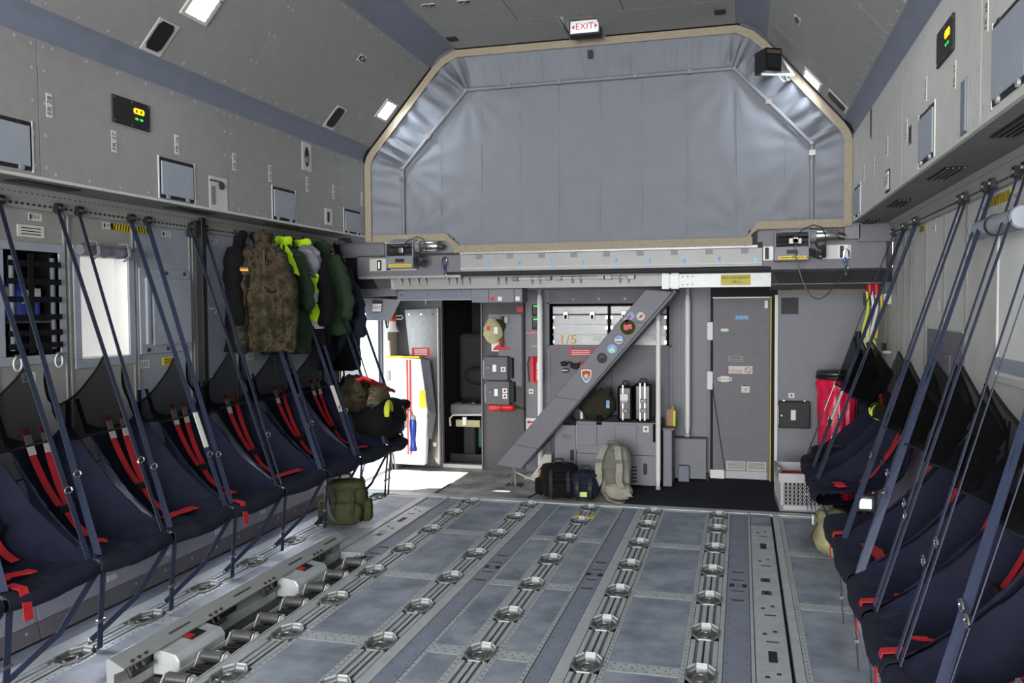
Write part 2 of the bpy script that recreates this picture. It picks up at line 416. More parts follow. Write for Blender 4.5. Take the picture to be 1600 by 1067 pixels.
fr.box(-1.275, -1.265, 2.7, 5.12, -.05, -.004).box(-1.135, -1.125, 2.7, 5.12, -.05, .004).box(-1.120, -1.104, 2.7, 5.14, -.05, .002)
RY = [2.93, 3.185, 3.44, 3.692, 3.945, 4.20, 4.452, 4.703, 4.955]
rt_ = thing('roller_tray', 'ribbed metal roller tray sunk in the left floor channel', 'roller tray', (-1.20, 0, 0))
MB(Matrix.Translation((1.20, 0, 0))).add(fr.v, fr.f).build('side_rail', 'floor_metal', rt_)
for y in RY:
    for k in range(5):
        MB().box(-.064, .064, y+.062+k*.034, y+.062+k*.034+.016, -.04, -.022).build('rib', 'dark_steel', rt_)
rl = thing('roller', 'steel floor roller', 'roller', (-1.20, RY[0], 0), group='steel rollers in the left roller tray')
MB().cyl((-.052, 0, .004), (.052, 0, .004), .029, 18).build('drum', 'steel', rl, True)
for s in (-1, 1):
    MB().prism([(s*.060, -.075, -.04), (s*.060, .075, -.04), (s*.060, .03, .012), (s*.060, .018, .026), (s*.060, -.018, .026), (s*.060, -.03, .012)], (s*.008, 0, 0)).build('bracket', 'floor_metal', rl)
MB().cyl((.067, 0, .006), (.070, 0, .006), .013, 10).build('end_cap', 'cream', rl)
ordn = ['nearest the camera', 'second from the camera', 'third from the camera', 'fourth from the camera', 'fifth from the camera', 'sixth from the camera', 'seventh from the camera', 'second from the far end', 'at the far end']
for i, y in enumerate(RY):
    r = rl if i == 0 else dup(rl, (-1.20, y, 0)); r['label'] = 'steel floor roller %s of the left roller tray' % ordn[i]
# ---- vestibule floor under the flight deck
vf = MB().box(-2.3, 2.3, YF, 9.3, -.10, -.012).build('floor', 'seam'); tag(vf, 'scuffed metal and dark carpeted entrance floor under the flight deck', kind='structure')
for a, b in ((-2.2, -1.62), (-1.617, -.76), (-.757, .02), (.023, .246)):
    MB().box(a, b, 6.96, 7.62, -.012, 0).build('floor_plate', 'scuffed', vf); MB().box(a, b, 7.623, 9.2, -.012, 0).build('floor_plate', 'scuffed', vf)
MB().box(.25, 2.25, 6.96, 8.2, -.012, .004).build('carpet', 'carpet', vf)
MB().box(-2.2, 2.2, YF+.002, 6.958, -.05, .006).build('threshold_bar', 'floor_metal', vf, bevel=.003)
MB().box(-1.42, -1.40, 7.02, 7.42, .0, .004).build('floor_joint', 'black', vf)
# ================================================================ SETTING: walls, cabinets, ceiling
DOOR = (7.02, 7.92, .06, 1.58)
NICHE = (3.39, 3.74, 1.40, 1.93); PANE = (3.89, 4.27, 1.36, 1.93)
def profile_wall(s):
    nm = 'left' if s < 0 else 'right'
    w = MB()
    holes = [DOOR, NICHE, PANE] if s < 0 else []
    for y0, y1, z0, z1 in cells(Y0, 9.3, .78, 2.40, holes): w.box(*sorted((s*2.325, s*2.34)), y0, y1, z0, z1)
    lo = [(Y0, DOOR[0]), (DOOR[1], 9.3)] if s < 0 else [(Y0, 9.3)]
    for y0, y1 in lo: w.prism([(s*2.185, y0, -.05), (s*2.325, y0, .78), (s*2.34, y0, .78), (s*2.20, y0, -.05)], (0, y1-y0, 0))
    w.box(*sorted((s*2.0, s*2.34)), Y0, YF+.1, 2.262, 2.275)              # over the underside
    w.box(*sorted((s*2.0, s*2.03)), Y0, YF+.1, 2.262, 2.92)
    o = w.build('wall_'+nm, 'shell')
    tag(o, 'grey ribbed sidewall with overhead panels on the %s' % nm, kind='structure')
    return o
wallL, wallR = profile_wall(-1), profile_wall(1)
# lower wall panels (slanted) and upper wall panels, seam every frame
def lowpanel(s, y0, y1, z0=.0, z1=.775, mat='hatch', t=.012, name='wall_panel'):
    f = lambda z: 2.165+(2.30-2.165)*z/.78
    a = f(z0); b = f(z1); w = wallL if s < 0 else wallR
    return MB().prism([(s*a, y0, z0), (s*b, y0, z1), (s*(b+t), y0, z1), (s*(a+t), y0, z0)], (0, y1-y0, 0)).build(name, mat, w)
LS = [YS-.5, 1.9, 2.9, 3.42, 4.44, 5.46, 6.2, 6.98]
for a, b in zip(LS, LS[1:]):
    for s in (-1, 1):
        if s < 0 and a == LS[-2]: b = 6.98
        lowpanel(s, a+.003, b-.003, .088, .775, 'low_wall'); lowpanel(s, a+.003, b-.003, .0, .085, 'panel_dark')
lowpanel(1, 6.983, 8.2); lowpanel(-1, 7.93, 9.2)
for s in (-1, 1): lowpanel(s, Y0, YS-.503)
wr = MB(); 
for s in (-1, 1):
    for y in [a for b in LS for a in (b+.03, b-.03)]+[YS+.26*k for k in range(23)]:
        for z in (.11, .30, .6) if y in [a for b in LS for a in (b+.03, b-.03)] else (.055,):
            x = 2.165+.135*z/.78-.002
            wr.T = frame((s*x, y, z), (0, -s, 0), (0, 0, 1)); wr.disc((0, 0, .001), .009, 8)
# upper wall: continuous panels with vertical ribs
US_L = [YS-.5, 1.4, 2.4, 3.32, 3.80, 4.33, 4.87, 5.4, 5.9, 6.42, 6.98]
UH = {3.32: NICHE, 3.80: PANE}
for a, b in zip(US_L, US_L[1:]):
    for y0, y1, z0, z1 in cells(a+.003, b-.003, .785, 2.235, [UH[a]] if a in UH else []):
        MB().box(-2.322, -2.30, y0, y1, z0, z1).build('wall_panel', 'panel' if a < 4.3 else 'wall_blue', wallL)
for a in US_L[3:]:
    MB().box(-2.303, -2.293, a-.022, a-.012, .79, 2.13).build('wall_rib', 'panel', wallL)
    MB().box(-2.303, -2.293, a+.012, a+.022, .79, 2.13).build('wall_rib', 'panel', wallL)
US_R = [YS-.5, 1.4, 2.4, 3.3, 3.8, 4.85, 5.35, 5.85, 6.35, 6.6, 6.85, 7.4, 8.2]
for a, b in zip(US_R, US_R[1:]):
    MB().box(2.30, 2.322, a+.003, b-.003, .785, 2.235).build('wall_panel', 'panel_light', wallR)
    MB().box(2.292, 2.303, a+.006, a+.014, .79, 2.13).build('wall_rib', 'under', wallR)
MB().box(-2.322, -2.30, 7.925, 9.2, .785, 2.235).build('wall_panel', 'panel_dark', wallL)
MB().box(-2.322, -2.30, 6.983, 7.925, 1.585, 2.235).build('wall_panel', 'panel_dark', wallL)
MB().box(-2.322, -2.30, Y0, YS-.503, .785, 2.235).build('wall_panel', 'panel', wallL); MB().box(2.30, 2.322, Y0, YS-.503, .785, 2.235).build('wall_panel', 'panel_light', wallR)
# perforated seat-strap rails under the overhead cabinets
hol = {}
for s, w in ((-1, wallL), (1, wallR)):
    MB().prism([(s*2.30, YS-.5, 2.14), (s*2.275, YS-.5, 2.14), (s*2.262, YS-.5, 2.185), (s*2.225, YS-.5, 2.238), (s*2.30, YS-.5, 2.238)], (0, YF-YS+.5, 0)).build('strap_rail', 'girder' if s > 0 else 'panel', w)
    h = MB(); y = YS
    while y < YF-.02:
        h.T = frame((s*2.2672, y, 2.1625), (0, -s, 0), (s*.28, 0, 1)); h.box(-.007, .007, -.006, .006, -.002, .0015)
        h.T = frame((s*2.243, y, 2.2125), (0, -s, 0), (s*.58, 0, .81)); h.disc((0, 0, .0015), .007, 6); y += .0254*1.4
    h.build('rail_holes', 'seam', w, kind='stuff')
# overhead cabinet faces
CAB = [YS-.5, 1.8, 3.31, 4.83, 6.41, YF]
for s, w in ((-1, wallL), (1, wallR)):
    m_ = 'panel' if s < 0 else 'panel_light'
    for a, b in zip(CAB, CAB[1:]):
        MB().box(*sorted((s*1.98, s*1.998)), a+.003, b-.003, 2.25, 2.888).build('overhead_panel', m_, w)
        MB().box(*sorted((s*1.985, s*2.24)), a+.002, b-.002, 2.240, 2.252).build('soffit_panel', 'under', w)
    MB().box(*sorted((s*1.972, s*1.99)), YS-.5, YF, 2.238, 2.2515).build('bottom_edge', 'panel_light', w)
    MB().box(*sorted((s*1.98, s*1.998)), Y0, YS-.503, 2.24, 2.888).build('overhead_panel', m_, w)
    MB().box(*sorted((s*1.985, s*2.30)), Y0, YS-.503, 2.240, 2.252).build('soffit_panel', 'under', w)
    for y in (a for a in CAB[1:]):
        for z in (2.30, 2.45, 2.6, 2.75, 2.86):
            for d in (-.035, .035): wr.T = frame((s*1.9795, y+d, z), (0, -s, 0), (0, 0, 1)); wr.disc((0, 0, .001), .009, 8)
    for k in range(26):
        y = 1.2+.22*k
        if y < YF: 
            for z in (2.275, 2.868): wr.T = frame((s*1.9795, y, z), (0, -s, 0), (0, 0, 1)); wr.disc((0, 0, .001), .009, 8)
# coves
def cove(n, pts, label, mat='cove'):
    o = MB().sheet([[(x, y, z) for x, z in pts] for y in (Y0, 1.6, 3.2, 4.95, 6.3, YF)]).build(n, mat, None, True); return tag(o, label, kind='structure')
def arc(a, b, c, n=6): # quadratic
    return [((1-t)**2*a[0]+2*t*(1-t)*c[0]+t*t*b[0], (1-t)**2*a[1]+2*t*(1-t)*c[1]+t*t*b[1]) for t in [i/n for i in range(n+1)]]
for s, k in ((-1, 'left'), (1, 'right')):
    cove('trim_%d' % (1 if s < 0 else 2), [(s*x, z) for x, z in arc((1.982, 2.886), (1.912, 3.012), (1.99, 2.965))], 'blue-grey concave trim between %s cabinets and sloped ceiling' % k)
    cove('trim_%d' % (3 if s < 0 else 4), [(s*x, z) for x, z in arc((1.36, 3.648), (1.13, 3.788), (1.28, 3.775))], 'blue-grey concave trim between %s slope and flat ceiling' % k)
ce = MB()
for s in (-1, 1): ce.prism([(s*1.935, Y0, 3.02), (s*1.38, Y0, 3.665), (s*1.40, Y0, 3.685), (s*1.955, Y0, 3.03)], (0, YF+.15-Y0, 0))
for x0, x1, y0, y1 in cells(-1.16, 1.16, Y0, YF+.15, [(-.16, .12, 6.34, 6.9)]): ce.box(x0, x1, y0, y1, 3.80, 3.82)
for s in (-1, 1): ce.prism([(s*1.42, Y0, 3.68), (s*1.30, Y0, 3.84), (s*1.12, Y0, 3.84), (s*1.12, Y0, 3.87), (s*1.45, Y0, 3.87)], (0, YF+.15-Y0, 0)); ce.prism([(s*1.93, Y0, 3.02), (s*2.02, Y0, 2.89), (s*2.05, Y0, 2.89), (s*1.96, Y0, 3.03)], (0, YF+.15-Y0, 0))
ceil = ce.build('ceiling', 'shell'); tag(ceil, 'grey panelled hold ceiling with sloped sides', kind='structure')
def FS(s, y, d):      # frame on a slope: d metres up from its lower edge
    a, b = V((s*1.915, 0, 3.008)), V((s*1.357, 0, 3.65)); u = (b-a).normalized(); o = a+u*d; o.y = y
    return frame(o, (0, -s, 0), u)
SLN = (V((1.915, 0, 3.008))-V((1.357, 0, 3.65))).length
SP = [YS-.5, 1.8, 3.2, 4.81, 6.37, YF]
for s in (-1, 1):
    for a, b in zip(SP, SP[1:]):
        h = (b-a)/2-.003; MB(FS(s, (a+b)/2, 0)).box(-h, h, .004, SLN-.004, -.014, 0).build('ceiling_panel', 'panel', ceil)
        for k in range(int((b-a)/.2)):
            for d in (.03, SLN-.03): wr.T = FS(s, a+.08+k*.2, d); wr.disc((0, 0, .001), .010, 8)
        for d in (.22, .42, .62):
            for e in (-.03, .03): wr.T = FS(s, b+e, d); wr.disc((0, 0, .001), .009, 8) if b < YF else None
    h = (YS-.503-Y0)/2; MB(FS(s, Y0+h, 0)).box(-h, h, .004, SLN-.004, -.014, 0).build('ceiling_panel', 'panel', ceil)
FC = lambda x, y: frame((x, y, 3.785), (1, 0, 0), (0, -1, 0))
for a, b, c, d in ((-1.13, -.455, 3.5, 6.33), (-.449, .34, 3.5, 6.33), (.346, 1.13, 3.5, 6.33), (-1.13, -.16, 6.336, YF), (.12, 1.13, 6.336, YF), (-1.13, 1.13, Y0, 3.494)):
    MB().box(a, b, c, d, 3.785, 3.80).build('ceiling_panel', 'panel', ceil)
    for k in range(int((b-a)/.2)): wr.T = FC(a+.1+.2*k, d-.03 if d > 3.5 else 3); wr.disc((0, 0, .001), .009, 8)
wr.T = None
for par, test in ((ceil, lambda p: p[2] > 2.95), (wallL, lambda p: p[2] <= 2.95 and p[0] < 0), (wallR, lambda p: p[2] <= 2.95 and p[0] > 0)):
    q = MB()
    for f in wr.f:
        if test(wr.v[f[0]]): q.add([wr.v[i] for i in f], [tuple(range(len(f)))])
    q.build('rivet', 'wall_rivet', par, kind='stuff')
# ================================================================ lamps, placards and fittings on walls and ceiling
def fr_plate(T, s, w=.112, h=.036, size=.038, parent=None, mat='plate_white', ink='ink'):
    p = MB(T).box(-w/2, w/2, -h/2, h/2, -.001, .002).build('placard', mat, parent)
    text(s, size, T @ Matrix.Translation((0, 0, .002)), ink, p)
    return p
VL = lambda y, z, x=-1.98: frame((x, y, z), (0, 0, 1), (0, -1, 0))
VR = lambda y, z, x=1.98: frame((x, y, z), (0, 0, 1), (0, 1, 0))
for n, y, z in ((28, 3.374, 2.596), (27, 3.802, 2.506), (26, 4.317, 2.582), (25, 4.898, 2.576), (24, 5.331, 2.566), (23, 5.856, 2.562), (22, 6.284, 2.558), (21, 6.815, 2.566)):
    fr_plate(VL(y, z), 'FR %d' % n, parent=wallL)
for n, y, z in ((28, 3.245, 2.60), (27, 3.69, 2.516), (26, 4.235, 2.593), (25, 4.70, 2.50), (24, 5.29, 2.53), (23, 5.80, 2.50), (22, 6.26, 2.52)):
    fr_plate(VR(y, z), 'FR %d' % n, parent=wallR)
# access hatches
def hatch(T, w, h, parent, name='access_hatch'):
    f = MB(T).box(-w/2-.012, w/2+.012, -h/2-.014, h/2+.014, -.002, .002).build('hatch_frame', 'seam', parent)
    l = MB(T); 
    for a, b, c, d in ((-w/2-.02, -w/2-.011, -h/2-.02, h/2+.02), (w/2+.011, w/2+.02, -h/2-.02, h/2+.02)): l.box(a, b, c, d, -.001, .005)
    l.build('edge', 'panel_light', f)
    MB(T).box(-w/2+.003, w/2-.003, -h/2+.004, h/2-.006, .002, .010).build('lid', 'wall_blue', f, bevel=.004)
    for x in (-w*.3, w*.3):
        MB(T).cyl((x, -h/2-.004, .002), (x, -h/2-.004, .012), .014, 10).build('latch', 'aluminium', f)
        MB(T).box(x-.016, x+.016, h/2-.004, h/2+.010, .0, .010).build('hinge', 'black', f)
    return f
for y0, y1, z0, z1 in ((2.98, 3.25, 2.285, 2.48), (4.165, 4.46, 2.275, 2.475), (5.365, 5.655, 2.27, 2.47), (6.475, 6.765, 2.262, 2.435)):
    hatch(FL((y0+y1)/2, (z0+z1)/2), y1-y0, z1-z0, wallL)
for y0, y1, z0, z1 in ((2.80, 3.15, 2.29, 2.53), (4.05, 4.36, 2.28, 2.485), (6.42, 6.75, 2.27, 2.46)):
    hatch(FR((y0+y1)/2, (z0+z1)/2), y1-y0, z1-z0, wallR)
# small recesses on the left cabinets
T = FL(4.71, 2.35); k = MB(T).box(-.09, .10, -.10, .10, -.001, .003).build('recess_plate', 'panel_light', wallL)
MB(T).cyl((.03, .05, .003), (.03, .05, .016), .024, 14).build('knob', 'dark_steel', k); MB(T).box(-.075, -.03, -.075, .04, .002, .006).build('shadow_box', 'hatch', k); MB(T).box(-.09, .02, .07, .078, .003, .012).build('lever', 'dark_steel', k)
T = FL(5.85, 2.765); k = MB(T).box(-.07, .07, -.105, .105, -.001, .004).build('recess_plate', 'panel_light', wallL)
MB(T).add([(.035*math.cos(a*math.pi/12), .075*math.sin(a*math.pi/12), .0048) for a in range(24)], [tuple(range(24))]).build('oval_recess', 'black', k); MB(T).cyl((0, -.02, .004), (0, -.02, .012), .026, 12).build('cap', 'hatch', k)
T = FL(6.19, 2.35); k = MB(T).box(-.06, .06, -.065, .065, -.001, .004).build('socket_plate', 'panel_light', wallL); MB(T).box(-.025, .01, -.04, .04, .003, .006).build('socket', 'seam', k)
# recesses on the right cabinets
T = FR(3.53, 2.36); k = MB(T).box(-.05, .05, -.10, .10, -.001, .004).build('recess_plate', 'hatch', wallR); MB(T).box(.01, .04, -.095, .095, .003, .010).build('recess_edge', 'cove', k)
for y, z, h in ((5.92, 2.79, .10), (4.58, 2.46, .045)):
    T = FR(y, z); k = MB(T).box(-.04, .04, -h, h, -.001, .004).build('recess_plate', 'hatch', wallR); MB(T).box(-.015, .02, -h*.8, h*.8, .003, .007).build('recess_slot', 'seam', k)
# seat-belt indicator displays
def display(T0, loc, rz, label):
    t = thing('indicator_display', label, 'indicator', loc, rz, 'seat-belt indicator panels on the overhead cabinets')
    T = frame((0, 0, 0), (1, 0, 0), (0, 0, 1))
    MB(T).box(-.145, .145, -.072, .072, 0, .008).build('panel', 'black', t, bevel=.002)
    b = MB(T)
    for x0 in (.035, .085): 
        b.box(x0-.003, x0+.042, .012, .020, .007, .010).box(x0-.003, x0+.042, -.016, -.008, .007, .010).box(x0-.003, x0+.008, -.016, .020, .007, .010).box(x0+.030, x0+.042, -.016, .020, .007, .010)
    b.box(.022, .036, -.010, .014, .007, .010).box(.125, .136, -.010, .014, .007, .010)
    b.v = [(.055+(x-.08)*.72, y, .020+(z-.002)*.8) for x, y, z in b.v]
    b.build('belt_symbol', 'amber_light', t)
    g = MB(T)
    for s, x in ((1, .062), (-1, .096)): g.add([(x-s*.026, -.036, .0095), (x-s*.008, -.036, .0095), (x-s*.008, -.030, .0095), (x+s*.012, -.042, .0095), (x-s*.008, -.054, .0095), (x-s*.008, -.048, .0095), (x-s*.026, -.048, .0095)], [tuple(range(7))])
    g.v = [(.055+(x-.08)*.72, y, -.022+(z+.042)*.72) for x, y, z in g.v]
    g.build('arrow_symbol', 'green_light', t)
    for x in (-.132, 0, .132):
        for y in (-.06, .06): MB(T).cyl((x, y, .008), (x, y, .0095), .005, 8).build('screw', 'steel', t)
display(None, (-1.979, 3.935, 2.678), math.pi/2, 'black seat-belt sign with amber and green symbols, left overhead cabinets')
display(None, (1.979, 3.842, 2.69), -math.pi/2, 'black seat-belt sign with amber and green symbols, right overhead cabinets')
# sloped-ceiling lamps
def slope_lamp(s, y, d, label, big=1):
    t = thing('ceiling_light', label, 'light', FS(s, y, d).translation, 0, 'square lamps in the sloped ceiling')
    T = Matrix.Translation(-FS(s, y, d).translation) @ FS(s, y, d)
    w, h = .085*big, .072*big
    f = MB(T); f.box(-w-.03, -w, -h-.02, h+.02, 0, .008).box(w, w+.03, -h-.02, h+.02, 0, .008).box(-w, w, h, h+.02, 0, .008).box(-w, w, -h-.02, -h, 0, .008); f.build('frame', 'panel_light', t)
    MB(T).box(-w, w, -h, h, .001, .005).build('lens', 'lamp_lens', t)
    for x in (-w-.018, w+.018): MB(T).cyl((x, h, .007), (x, h, .011), .007, 8).build('screw', 'steel', t)
slope_lamp(-1, 4.14, .37, 'bright square lamp at the top edge of the left sloped ceiling')
slope_lamp(-1, 6.68, .35, 'bright square lamp beside the left edge of the curtain')
slope_lamp(1, 6.70, .36, 'bright square lamp beside the right edge of the curtain')
for y in (1.5, -1.0, -3.4):  # unseen lamps added behind the camera to brighten the whole hold
    for s in (-1, 1): slope_lamp(s, y, .36, 'added unseen fill lamp in the sloped ceiling, behind the camera, %s row at %s' % ('left' if s < 0 else 'right', {1.5: 'front', -1.0: 'middle', -3.4: 'rear'}[y]))
slope_lamp(1, 4.14, .37, 'bright square lamp in the right sloped ceiling above the display')
# black speaker outlets, oval tie fittings
def outlet(T, parent, w=.06, h=.085):
    p = MB(T).box(-w-.015, w+.03, -h-.02, h+.01, -.001, .004).build('outlet_plate', 'panel_light', parent)
    MB(T).prism([(-w, -h*.7, .003), (-w*.7, -h, .003), (w*.7, -h, .003), (w, -h*.7, .003), (w, h*.7, .003), (w*.7, h, .003), (-w*.7, h, .003), (-w, h*.7, .003)], (0, 0, .006)).build('speaker', 'black', p)
for s, ys in ((-1, (4.0, 6.05)), (1, (6.62, 4.25))):
    for y in ys: outlet(FS(s, y, .115), ceil)
def tie_fit(T, parent):
    p = MB(T).box(-.05, .05, -.03, .03, -.001, .003).build('fitting_plate', 'panel_light', parent)
    MB(T).tube([(.028*math.cos(a*math.pi/6), .017*math.sin(a*math.pi/6), .006) for a in range(12)], .005, 6, True).build('fitting_ring', 'dark_steel', p)
    for x in (-.038, .038): MB(T).box(x-.008, x+.008, -.012, .012, .002, .006).build('fitting_stop', 'seam', p)
for s in (-1, 1): tie_fit(FS(s, 5.86, .60), ceil)
for x in (-.98, -.717): tie_fit(FC(x, 5.83), ceil)
for x, y in ((-1.07, 6.60), (1.02, 6.55)): MB(FC(x, y)).box(-.04, .04, -.05, .05, 0, .008).build('speaker', 'black', ceil)
# ceiling exit sign in its recess
MB().prism([(-.165, 6.335, 4.03), (.125, 6.335, 4.03), (.125, 6.90, 3.785), (-.165, 6.90, 3.785)], (0, 0, .01)).build('sign_recess', 'panel_light', ceil)
for x in (-.168, .120): MB().prism([(x, 6.335, 4.04), (x, 6.335, 3.786), (x, 6.90, 3.786)], (.005, 0, 0)).build('sign_recess', 'panel_light', ceil)
def exit_sign(label, loc, T, w, h, arrows, cat='exit sign', parent=None):
    t = thing('exit_sign', label, cat, loc)
    MB(T).box(-w/2-.012, w/2+.012, -h/2-.012, h/2+.012, -.09, -.002).build('housing', 'black', t)
    MB(T).box(-w/2, w/2, -h/2, h/2, -.003, .002).build('face', 'white', t)
    text('EXIT', h*.72, T @ Matrix.Translation((0, 0, .002)), 'red_ink', t)
    if arrows:
        for s in (-1, 1): MB(T).add([(s*w*.46, 0, .0034), (s*w*.36, h*.2, .0034), (s*w*.36, -h*.2, .0034)], [(0, 1, 2)]).build('arrow', 'red_ink', t)
    return t
exit_sign('white exit sign with red letters and arrows in the ceiling', (0.0, 6.62, 3.79), frame((0, 0, 0), (1, 0, 0), (0, .1, 1)), .22, .098, True)
t = exit_sign('small white exit sign low on the right overhead cabinet', (1.972, 5.245, 2.325), frame((0, 0, 0), (0, -1, 0), (0, 0, 1)), .10, .10, False)
# soffit vents
def vent(x, y, w, l, parent):
    p = MB().box(x-w/2, x+w/2, y-l/2, y+l/2, 2.2365, 2.2395).build('vent', 'seam', parent)
    for k in range(4): MB().box(x-w/2+.008+k*w/4, x-w/2+.008+k*w/4+.012, y-l/2+.01, y+l/2-.01, 2.230, 2.238).build('slat', 'dark_steel', p)
for y in (3.3, 4.4, 5.6, 6.75): vent(2.10, y, .09, .40, wallR)
for y in (3.45, 4.6, 5.7): vent(-2.10, y, .09, .40, wallL)
# ---------------------------------------------------------------- left wall: placards, niche, window, hatch
X_ = -2.30
for s, y, z in (('15.0', 3.60, 2.105), ('14.5', 4.12, 2.107), ('14.0', 4.63, 2.10), ('13.5', 5.13, 2.09)): 
    p = fr_plate(FL(y, z, X_), s, .085, .036, .030, wallL); MB(FL(y-.03, z, X_)).box(-.006, .004, -.012, .012, .001, .004).build('mark', 'ink', p)
for s, y, z in (('L03', 3.53, 1.29), ('L02', 4.40, 1.30), ('L01', 5.55, 1.28)): fr_plate(FL(y, z, X_), s, .085, .05, .04, wallL)
for y, z, w, h, m_ in ((3.57, 2.03, .17, .06, 'plate_white'), (4.66, 1.62, .12, .055, 'plate_white'), (4.62, 1.305, .11, .048, 'yellow')):
    p = MB(FL(y, z, X_)).box(-w/2, w/2, -h/2, h/2, -.001, .003).build('placard', m_, wallL)
    for k in (-1, 0, 1): MB(FL(y, z+k*h*.25, X_)).box(-w*.36, w*.36, -.0025, .0025, .003, .0038).build('print_line', 'ink', p)
def chevron(T, w, h, parent):
    p = MB(T).box(-w/2, w/2, -h/2, h/2, -.001, .002).build('warning_stripe', 'yellow', parent); b = MB(T); n = int(w/.022)
    for k in range(n):
        x = -w/2+k*w/n; d = .010 if k < n/2 else -.010
        b.add([(x+max(0, -d), -h/2, .0026), (x+.010+max(0, -d), -h/2, .0026), (x+.010+max(0, d), h/2, .0026), (x+max(0, d), h/2, .0026)], [(0, 1, 2, 3)])
    b.build('stripes', 'ink', p)
chevron(FL(4.30, 2.105, X_), .32, .04, wallL); chevron(FR(4.30, 2.10, 2.30), .34, .045, wallR); chevron(FR(6.0, 2.11, 2.30), .16, .04, wallR)
def ringframe(T, w, h, b, d, mat, parent, name):
    m = MB(T); m.box(-w/2-b, w/2+b, h/2, h/2+b, 0, d).box(-w/2-b, w/2+b, -h/2-b, -h/2, 0, d).box(-w/2-b, -w/2, -h/2, h/2, 0, d).box(w/2, w/2+b, -h/2, h/2, 0, d)
    return m.build(name, mat, parent, bevel=.004)
yc, zc, w_, h_ = 3.565, 1.665, .35, .53
ringframe(FL(yc, zc, X_), w_, h_, .045, .010, 'wall_blue', wallL, 'niche_frame')
nb = MB(FL(yc, zc, X_)); nb.box(-w_/2, w_/2, -h_/2, h_/2, -.22, -.21).box(-w_/2-.01, -w_/2, -h_/2, h_/2, -.22, 0).box(w_/2, w_/2+.01, -h_/2, h_/2, -.22, 0).box(-w_/2, w_/2, h_/2, h_/2+.01, -.22, 0).box(-w_/2, w_/2, -h_/2-.01, -h_/2, -.22, 0)
nb.build('niche', 'black', wallL)
net = thing('cargo_net', 'black strap net with grey bars closing the wall niche', 'net', (X_+.012, yc, zc-h_/2))
Tn = frame((0, 0, h_/2), (0, 1, 0), (0, 0, 1))
for x in (-.135, .125): MB(Tn).cyl((x, -h_/2+.03, .0), (x, h_/2-.03, .0), .013, 10).build('bar', 'slate', net, True)
for i, z in enumerate((.20, .11, .02, -.07, -.15, -.215)): MB(Tn).box(-.17, .17, z-.014, z+.014, .010, .015).build('strap', 'black_cloth', net)
MB(FL(yc, zc, X_)).box(-w_/2, w_/2, -.10, -.09, -.2, -.02).build('niche_shelf', 'panel_dark', wallL)
MB(Tn).box(-.05, -.015, -.25, .25, .016, .02).build('strap', 'black_cloth', net)
for x in (-.125, .14):
    MB(Tn).tube([(x+.025*math.sin(a*math.pi/7), -.30+.035*math.cos(a*math.pi/7), .012) for a in range(14)], .004, 6, True).build('cord_loop', 'white', net, True)
    MB(Tn).cyl((x-.01, -.265, .012), (x+.01, -.265, .012), .012, 8).build('clip', 'steel', net)
for i, (y, z, r, h) in enumerate(((3.46, 1.63, .05, .20), (3.58, 1.60, .045, .19), (3.67, 1.62, .035, .16))):
    o = thing('water_bottle', 'blue plastic bottle with white print behind the niche net, %s' % ('largest', 'middle one', 'rightmost')[i], 'bottle', (X_-.10, y, 1.576), 0, 'blue bottles in the niche')
    zz = (z-1.405)*.45
    MB().lathe([(r*.9, 0), (r, .02), (r, zz+h*.35), (r*.6, zz+h*.45), (r*.35, zz+h*.5), (r*.35, zz+h*.58)], (0, 0, 0)).build('body', 'blue_plastic', o, True)
    MB().box(r-.004, r+.003, -.018, .018, zz, zz+.07).build('label', 'white', o)
# translucent window
yc, zc, w_, h_ = 4.08, 1.645, .38, .57
win = MB(FL(yc, zc, X_)).box(-w_/2-.03, w_/2+.03, -h_/2-.03, h_/2+.03, -.09, -.085).build('window_1', 'translucent_pane'); tag(win, 'white translucent window pane in the left sidewall', kind='structure')
nb = MB(FL(yc, zc, X_)); nb.box(-w_/2-.002, -w_/2+.005, -h_/2, h_/2, -.085, .002).box(w_/2-.005, w_/2+.002, -h_/2, h_/2, -.085, .002).box(-w_/2, w_/2, h_/2-.005, h_/2+.002, -.085, .002).box(-w_/2, w_/2, -h_/2-.002, -h_/2+.005, -.085, .002); nb.build('window_reveal', 'white', win)
ringframe(FL(yc, zc, X_), w_, h_, .05, .010, 'wall_blue', win, 'window_frame')
def blind(T, w, parent_label, loc, mat='cove'):
    t = thing('rolled_blind', parent_label, 'blind', loc)
    pts = [(-w/2+w*k/12, .004*math.sin(k*2.1), .045) for k in range(13)]
    MB(T).tube(pts, [.030+.006*math.sin(k*1.7) for k in range(13)], 12).build('roll', mat, t, True)
    for x in (-w*.3, w*.25): MB(T).band([(x, .05, .03), (x, .045, .085), (x, -.02, .09), (x, -.05, .05)], (.02, 0, 0), .003).build('strap', 'wall_blue', t); MB(T).cyl((x, .03, .088), (x, .03, .094), .008, 8).build('snap', 'steel', t)
    return t
blind(frame((0, 0, 0), (0, 1, 0), (0, 0, 1)), .44, 'rolled grey cloth blind above the white window, left wall', (X_, yc-.01, 1.955), 'panel_dark')
# access panel with bolt rails
yc, zc, w_, h_ = 4.60, 1.62, .49, .52
p = MB(FL(yc, zc, X_)).box(-w_/2, w_/2, -h_/2, h_/2, 0, .014).build('access_panel', 'wall_blue', wallL, bevel=.004)
MB(FL(yc+.03, zc, X_)).box(-.17, .20, -.21, .20, .013, .028).build('cover', 'wall_blue', p, bevel=.004)
MB(FL(yc-.185, zc, X_)).box(-.012, .012, -.2, .2, .013, .03).build('rail', 'wall_blue', p)
for z in (-.235, .235): 
    for y in (-.18, 0, .18): MB(FL(yc+y, zc+z, X_)).cyl((0, 0, .014), (0, 0, .020), .012, 10).build('bolt', 'dark_steel', p)
